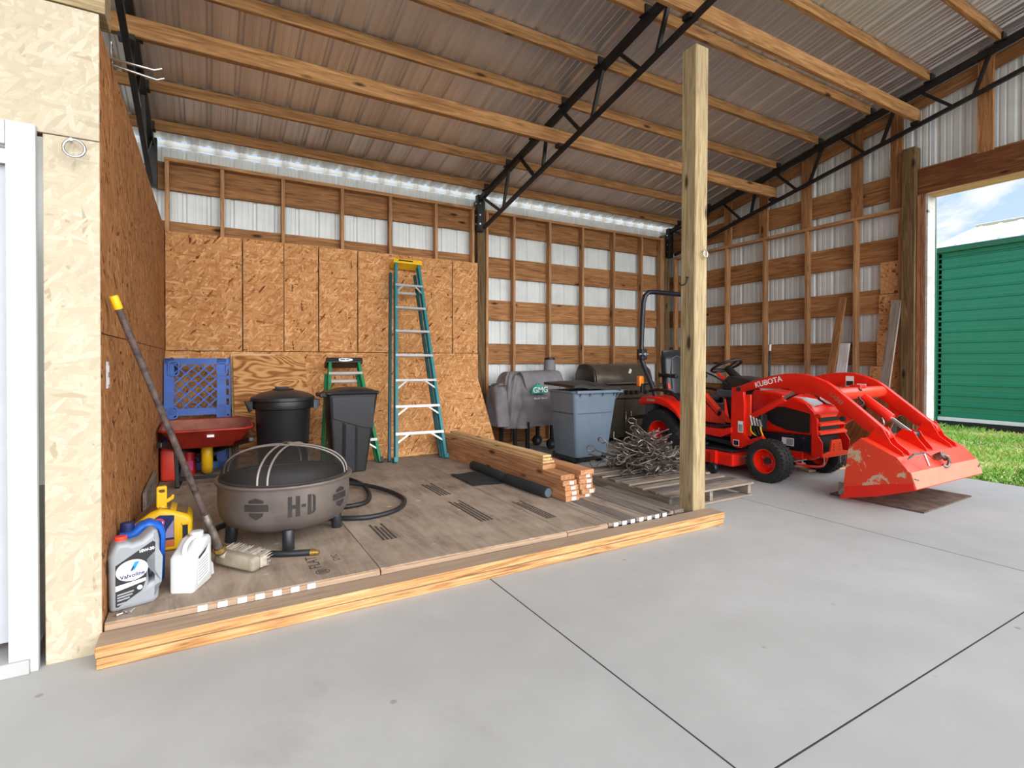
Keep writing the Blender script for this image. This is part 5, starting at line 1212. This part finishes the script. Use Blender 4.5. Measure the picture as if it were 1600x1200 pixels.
put('column', MB().cyl(wc-wn*0.02, (TX-0.02, 3.98, 0.98), 0.04, 0.055, 16), BLKP, sw, smooth=50)
put('throttle_lever', MB().bar((TX-0.16, 4.05, 0.98), (TX-0.20, 4.16, 1.075), 0.016, 0.03), RED, ds, 0.004)
put('control_lever', MB().tube(smoothpath([(TX-0.20, 4.02, 0.95), (TX-0.24, 4.14, 1.03), (TX-0.27, 4.33, 1.10)], 5), 0.010, 8), BLKP, ds, smooth=60)
st = put('seat', MB().bb((TX-0.24, 4.45, 0.70), (TX+0.24, 4.92, 0.80)), BLKS, t, 0.04, 45, seg=4)
bk = MB().grid(lambda u, v: (TX+(0.235-0.05*v*v)*math.copysign(abs(math.cos(2*PI*u))**0.55, math.cos(2*PI*u)), 4.93+0.11*v+0.075*math.copysign(abs(math.sin(2*PI*u))**0.7, math.sin(2*PI*u))*(1 if v < 0.9 else 0.45), 0.78+0.585*v-0.02*(v > 0.9)*abs(math.cos(2*PI*u))), 40, 14, True)
top = len(bk.v)-40; bk.f.append(tuple(range(top, top+40)))
b_ = put('backrest', bk, BLKS, t, smooth=60)
put('seat_seam', MB().tube([(TX-0.16, 4.862, 0.86), (TX-0.15, 4.90, 1.05), (TX-0.10, 4.945, 1.25), (TX, 4.955, 1.28), (TX+0.10, 4.945, 1.25), (TX+0.15, 4.90, 1.05), (TX+0.16, 4.862, 0.86)], 0.007, 6), GREYP, b_, smooth=60)
for sg in (-1, 1): put('armrest', MB().bar((TX+sg*0.275, 5.0, 1.035), (TX+sg*0.275, 4.70, 1.02), 0.055, 0.05), BLKP, st, 0.015)
put('seat_base', MB().bb((TX-0.20, 4.35, 0.52), (TX+0.20, 4.95, 0.70)), BLKP, t, 0.02)
put('buckle', MB().bar((TX-0.30, 4.80, 0.86), (TX-0.285, 4.83, 0.93), 0.03, 0.02), REDCAP, st, 0.004)
# red centre panels by the seat and platform
put('side_panel', MB().prismX([(4.42, 0.50), (4.30, 0.72), (4.24, 0.72), (3.96, 0.50)], TX-0.30, TX-0.285).prismX([(3.92, 0.52), (4.27, 0.84), (4.30, 0.80), (3.99, 0.52)], TX-0.30, TX-0.22), REDW, t, 0.006)
put('lever_block', MB().bb((TX-0.29, 4.15, 0.60), (TX-0.22, 4.35, 0.66)).cyl((TX-0.30, 4.05, 0.60), (TX-0.36, 3.98, 0.66), 0.02, n=12).cyl((TX-0.31, 4.25, 0.70), (TX-0.31, 4.28, 0.80), 0.012, n=8), BLKP, t, 0.006)
plat = put('platform', MB().prismX([(4.45, 0.395), (3.88, 0.375), (3.74, 0.44), (3.74, 0.50), (3.86, 0.465), (4.45, 0.475)], TX-0.49, TX+0.49), RED, t, 0.008)
put('foot_mat', MB().bb((TX-0.47, 3.92, 0.468), (TX+0.47, 4.42, 0.48)), BLKP, plat, 0.004)
# fenders
for sg in (-1, 1):
    xo, xi = TX+sg*0.56, TX+sg*0.24
    outer = [(5.075, 0.655), (5.06, 0.735), (5.0, 0.765), (4.84, 0.775), (4.68, 0.755), (4.54, 0.70), (4.43, 0.61), (4.36, 0.50), (4.33, 0.46), (4.355, 0.455), (4.40, 0.52), (4.48, 0.59), (4.60, 0.65), (4.78, 0.685), (4.95, 0.672), (5.03, 0.655)]
    f_ = put('fender', MB().prismX(outer, min(xo, xi), max(xo, xi)), RED, t, 0.014, 45, seg=3)
    put('fender_badge', MB().bb((xo+sg*0.0005 if sg > 0 else xo-0.003, 4.80, 0.712), (xo+0.003 if sg > 0 else xo-0.0005, 4.93, 0.735)), PRGREY, f_)
    put('fender_well', MB().bb((min(TX+sg*0.22, TX+sg*0.25), 4.40, 0.40), (max(TX+sg*0.22, TX+sg*0.25), 5.05, 0.76)), BLKP, f_, 0.004)
    put('grab_rail', MB().tube(smoothpath([(TX+sg*0.44, 5.0, 0.83), (TX+sg*0.44, 4.85, 0.85), (TX+sg*0.43, 4.66, 0.83), (TX+sg*0.42, 4.52, 0.74)], 5), 0.020, 10), BLKP, f_, smooth=60)
    tl = put('tail_lamp', MB().bb((TX+sg*0.50-0.03, 5.07, 0.655), (TX+sg*0.50+0.03, 5.095, 0.72)), LENS, f_, 0.006)
# rear hitch bits showing behind
put('hitch_arm', MB().bar((TX-0.32, 4.95, 0.52), (TX-0.36, 5.42, 0.44), 0.05, 0.05), BLKP, t, 0.006)
put('rear_guard', MB().bb((TX-0.34, 5.02, 0.42), (TX-0.10, 5.2, 0.66)), GREYP, t, 0.02)
# roll bar
rb = []
for sg in (-1, 1):
    rb.append([V((TX+sg*0.40, 4.93, 0.74)), V((TX+sg*0.41, 4.99, 0.90)), V((TX+sg*0.42, 5.09, 1.08)), V((TX+sg*0.43, 5.155, 1.22)), V((TX+sg*0.43, 5.165, 1.40)), V((TX+sg*0.43, 5.15, 1.75)), V((TX+sg*0.43, 5.13, 1.98)), V((TX+sg*0.415, 5.115, 2.07)), V((TX+sg*0.37, 5.10, 2.115)), V((TX+sg*0.30, 5.10, 2.125))])
path = rb[0]+list(reversed(rb[1]))
r_ = put('roll_bar', MB().tube(path, 0.032, 12), NAVY, t, smooth=60)
for sg in (-1, 1):
    put('fold_hinge', MB().bb((TX+sg*0.43-0.045, 5.10, 1.23), (TX+sg*0.43+0.045, 5.21, 1.37)), NAVY, r_, 0.01)
    put('hinge_knob', MB().cyl((TX+sg*0.43-0.075, 5.12, 1.30), (TX+sg*0.43+0.075, 5.12, 1.30), 0.018, n=12).cyl((TX+sg*0.43-0.02, 5.06, 1.30), (TX+sg*0.43-0.02, 5.12, 1.30), 0.022, n=12), CHROME, r_, 0.003)
    l_ = put('turn_signal', MB().bb((TX+sg*0.475-0.045, 5.10, 0.88), (TX+sg*0.475+0.045, 5.17, 1.02)), AMBER, t, 0.02, 45, seg=3)
    put('signal_base', MB().bb((TX+sg*0.465-0.03, 5.08, 0.80), (TX+sg*0.465+0.03, 5.12, 0.92)), BLKP, l_, 0.006)
# mower deck
md = put('mower_deck', MB().prismZ([(TX-0.62, 3.62), (TX+0.55, 3.62), (TX+0.62, 3.85), (TX+0.55, 4.30), (TX-0.30, 4.36), (TX-0.62, 4.10)], 0.10, 0.235), RED, t, 0.02)
put('deck_top', MB().prismZ([(TX-0.56, 3.68), (TX+0.50, 3.68), (TX+0.55, 3.88), (TX+0.48, 4.24), (TX-0.28, 4.30), (TX-0.56, 4.06)], 0.232, 0.262), BLKS, md, 0.012)
put('discharge_chute', MB().prism([(TX-0.50, 4.02, 0.285), (TX-0.46, 4.50, 0.285), (TX-0.92, 4.56, 0.16), (TX-0.92, 4.06, 0.15)], (0, 0, 0.02)), BLKS, md, 0.006)
for x, y in ((TX-0.635, 3.83), (TX+0.60, 3.66)):
    put('guide_bracket', MB().bb((x-0.02, y-0.02, 0.09), (x+0.02, y+0.05, 0.25)), RED, md, 0.004)
    put('guide_wheel', MB().lathe([(0.015, -0.028), (0.05, -0.028), (0.058, -0.018), (0.058, 0.018), (0.05, 0.028), (0.015, 0.028)], (x-0.03, y, 0.062), 24, (1, 0, 0)).cyl((x-0.065, y, 0.062), (x, y, 0.062), 0.014, n=10), BLKP, md, smooth=40)
put('lift_arm', MB().bar((TX-0.40, 4.35, 0.36), (TX-0.40, 3.70, 0.30), 0.03, 0.05).bar((TX-0.30, 3.70, 0.26), (TX-0.30, 3.95, 0.30), 0.02, 0.06), BLKS, md, 0.004)

# ---------------------------------------------------------------- loader
up = [(3.70, 0.94), (3.641, 0.955), (3.452, 1.025), (3.30, 1.065), (3.152, 1.092), (3.041, 1.098), (2.95, 1.090), (2.861, 1.068), (2.749, 1.025), (2.685, 0.985), (2.451, 0.795), (2.235, 0.62)]
dn = [(2.22, 0.575), (2.26, 0.55), (2.31, 0.585), (2.42, 0.62), (2.519, 0.705), (2.639, 0.795), (2.765, 0.872), (2.896, 0.912), (3.04, 0.898), (3.105, 0.945), (3.452, 0.935), (3.641, 0.885), (3.70, 0.88)]
arms = []
for sg in (-1, 1):
    x0, x1 = (TX-0.465, TX-0.405) if sg < 0 else (TX+0.405, TX+0.465)
    xo = x0 if sg < 0 else x1
    a = put('loader_arm', MB().prismX(up+dn, x0, x1), RED, t, 0.006, 40); arms.append(a)
    put('boom_bracket', MB().prismX([(2.62, 0.80), (2.52, 0.70), (2.585, 0.66), (2.66, 0.72)], TX+sg*0.435-0.02, TX+sg*0.435+0.02), RED, a, 0.004)
    for y, z in ((2.285, 0.60), (3.665, 0.915), (2.60, 0.70)): put('pivot_pin', MB().cyl((x0-0.012, y, z), (x1+0.012, y, z), 0.024, n=16), BLKS, a, 0.003)
    # upright
    post = [(3.755, 0.93), (3.62, 0.935), (3.60, 0.75), (3.605, 0.44), (3.55, 0.385), (3.40, 0.445), (3.375, 0.42), (3.41, 0.37), (3.56, 0.33), (3.64, 0.285), (3.72, 0.285), (3.765, 0.33), (3.77, 0.40)]
    xp0, xp1 = (TX-0.452, TX-0.418) if sg < 0 else (TX+0.418, TX+0.452)
    p_ = put('loader_upright', MB().prismX(post, xp0-(0.01 if sg < 0 else 0), xp1+(0.01 if sg > 0 else 0)), RED, t, 0.004)
    xs_ = xp0-0.0115 if sg < 0 else xp1+0.0115
    put('warning_sticker', MB().bb((min(xs_, xs_+sg*0.0008), 3.612, 0.455), (max(xs_, xs_+sg*0.0008), 3.675, 0.575)), PRWHITE, p_)
    put('sticker_print', MB().bb((min(xs_+sg*0.0008, xs_+sg*0.0014), 3.618, 0.462), (max(xs_+sg*0.0008, xs_+sg*0.0014), 3.668, 0.54)), PRGREY, p_)
    put('warning_sticker', MB().bb((min(xs_, xs_+sg*0.0008), 3.66, 0.305), (max(xs_, xs_+sg*0.0008), 3.735, 0.37)), PRWHITE, p_)
    put('sticker_print', MB().bb((min(xs_+sg*0.0008, xs_+sg*0.0014), 3.667, 0.312), (max(xs_+sg*0.0008, xs_+sg*0.0014), 3.728, 0.362)), PRBLACK, p_)
    put('upright_flange', MB().bb((min(TX+sg*0.42, TX+sg*0.39), 3.56, 0.42), (max(TX+sg*0.42, TX+sg*0.39), 3.61, 0.86)), REDW, p_, 0.004)
    # lift cylinder
    c = put('lift_cylinder', MB().cyl((TX+sg*0.385, 3.60, 0.60), (TX+sg*0.385, 3.20, 0.845), 0.034, n=18), RED, t, 0.004, 40)
    put('cylinder_rod', MB().cyl((TX+sg*0.385, 3.21, 0.84), (TX+sg*0.385, 3.05, 0.945), 0.017, n=14), CHROME, c, smooth=40); put('cylinder_eye', MB().cyl((TX+sg*0.385, 3.60, 0.60), (TX+sg*0.385, 3.72, 0.53), 0.014, n=12), RED, c, smooth=40)
    put('oil_line', MB().tube(smoothpath([(TX+sg*0.37, 3.46, 0.72), (TX+sg*0.36, 3.36, 0.755), (TX+sg*0.36, 3.20, 0.83), (TX+sg*0.37, 3.06, 0.90), (TX+sg*0.38, 3.0, 0.90)], 5), 0.008, 8), BLKP, c, smooth=60)
put('cross_tube', MB().cyl((TX-0.41, 2.70, 0.915), (TX+0.41, 2.70, 0.915), 0.058, n=28), REDW, t, 0.002, 40)
put('lettering', text('KUBOTA', 0.076, basis((TX-0.4664, 3.325, 1.003), (0, -1, -0.0), (0, 0.0, 1)) @ Matrix.Rotation(math.radians(15), 4, 'Z'), bold=0.0012, sx=1.0), PRWHITE, arms[0])
put('lettering', text('LA243', 0.052, basis((TX-0.4664, 2.655, 0.875), (0, -1, 0), (0, 0, 1)) @ Matrix.Rotation(math.radians(-39), 4, 'Z'), bold=0.001), BARROWI, arms[0])
put('arm_sticker', MB().bb((TX+0.404, 2.95, 0.955), (TX+0.4048, 3.03, 1.06)), PRWHITE, arms[1])
put('sticker_print', MB().bb((TX+0.4032, 2.955, 0.96), (TX+0.404, 3.025, 1.01)), PRBLACK, arms[1])
put('arm_sticker', MB().bb((TX+0.404, 2.83, 0.945), (TX+0.4048, 2.92, 0.985)), PRWHITE, arms[1])
# bucket cylinder
cy_ = put('bucket_cylinder', MB().cyl((TX, 2.72, 0.915), (TX, 2.42, 0.695), 0.045, n=22).bb((TX-0.05, 2.66, 0.86), (TX+0.05, 2.76, 0.99)), RED, t, 0.005, 40)
put('cylinder_rod', MB().cyl((TX, 2.43, 0.70), (TX, 2.255, 0.575), 0.02, n=16), CHROME, cy_, smooth=40)
put('rod_end', MB().cyl((TX-0.045, 2.245, 0.567), (TX+0.045, 2.245, 0.567), 0.034, n=18), BLKS, cy_, 0.004, 40)
put('hose_fitting', MB().cyl((TX-0.05, 2.66, 0.945), (TX-0.085, 2.66, 0.945), 0.018, n=10).tube(smoothpath([(TX-0.06, 2.66, 0.93), (TX-0.09, 2.65, 0.87), (TX-0.07, 2.62, 0.82), (TX-0.12, 2.66, 0.78)], 5), 0.010, 8), BLKP, cy_, smooth=50)
put('steel_line', MB().tube(smoothpath([(TX-0.06, 2.47, 0.70), (TX-0.07, 2.45, 0.66), (TX-0.06, 2.46, 0.60)], 4), 0.007, 8), CHROME, cy_, smooth=60)
# bucket, dumped so the cutting edge is down behind and the lip hangs in front
bx0, bx1 = 4.80, 6.02
sec = [(2.538, 0.024), (2.482, 0.471), (2.385, 0.564), (2.116, 0.442), (2.021, 0.335), (1.983, 0.218)]
bk = put('bucket', MB().grid(lambda u, v: V((bx0+(bx1-bx0)*v, *sec[int(round(u*5))])), 6, 2).grid(lambda u, v: V((bx0+(bx1-bx0)*v, sec[int(round(u*5))][0]+(0.008 if u < 0.7 else 0.006)*(-1 if True else 1), sec[int(round(u*5))][1]-0.010)), 6, 2), REDW, t)
put('side_plate', MB().prismX(sec, bx0-0.004, bx0+0.008), SCUFF, bk, 0.002)
put('side_plate', MB().prismX(sec, bx1-0.008, bx1+0.004), SCUFF, bk, 0.002)
put('side_cutter', MB().prismX([(2.538, 0.018), (2.505, 0.13), (2.40, 0.155), (2.20, 0.21), (1.995, 0.25), (1.978, 0.205), (2.25, 0.10)], bx0-0.010, bx0-0.003), RED, bk, 0.001)
put('lip_plate', MB().prismX([(2.022, 0.338), (2.012, 0.338), (1.972, 0.215), (1.984, 0.212)], bx0-0.004, bx1+0.004), plain('orange_paint_sky_sheen', (226, 138, 116), 0.36, var=0.06), bk, 0.002)  # lip coloured paler: the sky's reflection is painted into it
put('cutting_edge', MB().prismX([(2.552, 0.018), (2.538, 0.018), (2.52, 0.15), (2.533, 0.15)], bx0-0.006, bx1+0.006), REDW, bk, 0.002)
for x in (TX-0.435, TX+0.435, TX-0.0):
    w_ = 0.05 if abs(x-TX) > 0.1 else 0.055
    for s2 in (-1, 1):
        xx_ = x+s2*w_
        pts = [(2.385, 0.556), (2.33, 0.655), (2.27, 0.66), (2.235, 0.60), (2.20, 0.535), (2.12, 0.475), (2.105, 0.44)] if abs(x-TX) > 0.1 else [(2.37, 0.55), (2.31, 0.615), (2.22, 0.605), (2.18, 0.535), (2.13, 0.475), (2.12, 0.444)]
        put('mounting_lug', MB().prismX(pts, xx_-0.006, xx_+0.006), RED, bk, 0.002)
put('grab_handle', MB().tube([(TX-0.50, 2.075, 0.425), (TX-0.50, 2.035, 0.47), (TX-0.33, 2.035, 0.465), (TX-0.33, 2.0, 0.37)], 0.009, 8), CHROME, bk, smooth=40)
hk = put('grab_hook', MB().cyl((TX-0.02, 2.07, 0.40), (TX-0.02, 2.02, 0.43), 0.03, n=14).tube(smoothpath([(TX-0.02, 2.03, 0.43), (TX+0.01, 2.0, 0.41), (TX+0.02, 1.995, 0.36), (TX-0.01, 2.0, 0.33), (TX-0.03, 2.02, 0.345)], 4), 0.014, 8).cyl((TX+0.02, 2.03, 0.385), (TX+0.05, 2.01, 0.40), 0.016, n=10), RUST, bk, smooth=50)
put('paint_scratch', MB().tube([(TX-0.16, 2.13, 0.452), (TX-0.10, 2.105, 0.434), (TX-0.07, 2.06, 0.384)], 0.003, 5), BLKP, bk)
for x in (bx0-0.012, bx1+0.006):
    put('edge_clip', MB().bb((x, 2.515, 0.05), (x+0.008, 2.56, 0.16)), RUST, bk, 0.003)
    put('lip_clip', MB().bar((x+0.02, 2.0, 0.29), (x+0.075 if x < TX else x-0.05, 1.99, 0.275), 0.012, 0.012), RUST, bk)
# control valve with hoses on the right side
vb = put('valve_block', MB().bb((TX-0.40, 3.44, 0.50), (TX-0.30, 3.60, 0.66)), BLKP, t, 0.01)
for k in range(4):
    put('valve_coupler', MB().cyl((TX-0.42, 3.56-0.035*k, 0.64-0.012*k), (TX-0.44, 3.52-0.035*k, 0.54), 0.012, n=10), CHROME, vb, 0.002)
rgb_ = (YELLOW, BLKP, BLKP, YELLOW)
for k in range(4):
    put('valve_hose', MB().tube(smoothpath([(TX-0.43, 3.54-0.035*k, 0.56), (TX-0.45, 3.53-0.04*k, 0.49), (TX-0.42, 3.50-0.03*k, 0.44), (TX-0.33, 3.50, 0.42)], 4), 0.008, 6), rgb_[k], vb, smooth=60)

# board the bucket stands on
mb = MB().prismZ([(4.91, 2.70), (4.95, 1.985), (5.92, 2.015), (5.90, 2.74)], 0.003, 0.014)
put('rubber_mat', mb, RUBMAT, label='dark dirt-caked flat board on the concrete under the loader bucket', cat='mat')
# ------------------------------------------------------------------ camera
F, CY = 824.054228, 569.8166269
YAW, PIT, ROL = 0.524693506, -8.08647150e-03, 1.02712763e-03
f = V((math.sin(YAW)*math.cos(PIT), math.cos(YAW)*math.cos(PIT), math.sin(PIT)))
r = V((math.cos(YAW), -math.sin(YAW), 0)); u = r.cross(f)
r, u = r*math.cos(ROL)+u*math.sin(ROL), -r*math.sin(ROL)+u*math.cos(ROL)
cam = bpy.data.cameras.new('camera'); co = bpy.data.objects.new('camera', cam); COL.objects.link(co)
co.matrix_world = Matrix.Translation((0, 0, 1.22)) @ Matrix((r, u, -f)).transposed().to_4x4()
cam.sensor_fit = 'HORIZONTAL'; cam.sensor_width = 36; cam.lens = F/1600*36; cam.shift_y = -(600-CY)/1600
cam.clip_start = 0.05; scene.camera = co

# ------------------------------------------------------------------ sky and sun
w = bpy.data.worlds.new('sky'); scene.world = w; w.use_nodes = True; nt = w.node_tree
bg = nt.nodes['Background']
tc = nt.nodes.new('ShaderNodeTexCoord'); sp = nt.nodes.new('ShaderNodeSeparateXYZ'); nt.links.new(tc.outputs['Generated'], sp.inputs[0])
blue = ramp(nt, sp.outputs[2], [(0.0, (0.52, 0.60, 0.70, 1)), (0.2, (0.40, 0.53, 0.72, 1)), (0.6, (0.20, 0.36, 0.66, 1))])
mp = nt.nodes.new('ShaderNodeMapping'); mp.inputs['Scale'].default_value = (3.2, 3.2, 7.5); mp.inputs['Location'].default_value = (SKYX, SKYY, SKYZ) if 'SKYX' in globals() else (0.35, 0.2, 0.1)
nt.links.new(tc.outputs['Generated'], mp.inputs[0])
cl = noise(nt, mp.outputs[0], 1.6, 6, 0.55, 0.3)
cm = ramp(nt, cl, [(0.52, (0, 0, 0, 1)), (0.60, (1, 1, 1, 1))])
c = mixc(nt, cm, blue, (0.72, 0.72, 0.73, 1))
# bright hazy sky on the open side of the barn
hz = ramp(nt, math_(nt, 'ADD', math_(nt, 'ADD', math_(nt, 'MULTIPLY', sp.outputs[1], -0.44), math_(nt, 'MULTIPLY', sp.outputs[0], 0.20)), 0.5), [(0.60, (0, 0, 0, 1)), (0.9, (1, 1, 1, 1))])
c = mixc(nt, hz, c, (4.4, 4.42, 4.5, 1))
nt.links.new(c, bg.inputs['Color']); bg.inputs['Strength'].default_value = 1.0
sun = bpy.data.lights.new('sun', 'SUN'); sun.energy = 2.2; sun.angle = 0.01; sun.color = (1, 0.96, 0.9)
so = bpy.data.objects.new('sun', sun); COL.objects.link(so)
so.rotation_mode = 'QUATERNION'; so.rotation_quaternion = V((0.06, 0.60, 0.79)).to_track_quat('Z', 'Y')

vs_ = scene.view_settings; vs_.view_transform = 'Standard'; vs_.look = 'None'; vs_.gamma = 1.0; vs_.use_curve_mapping = False
vs_.exposure = 0.6
scene.cycles.max_bounces = 10; scene.cycles.diffuse_bounces = 6
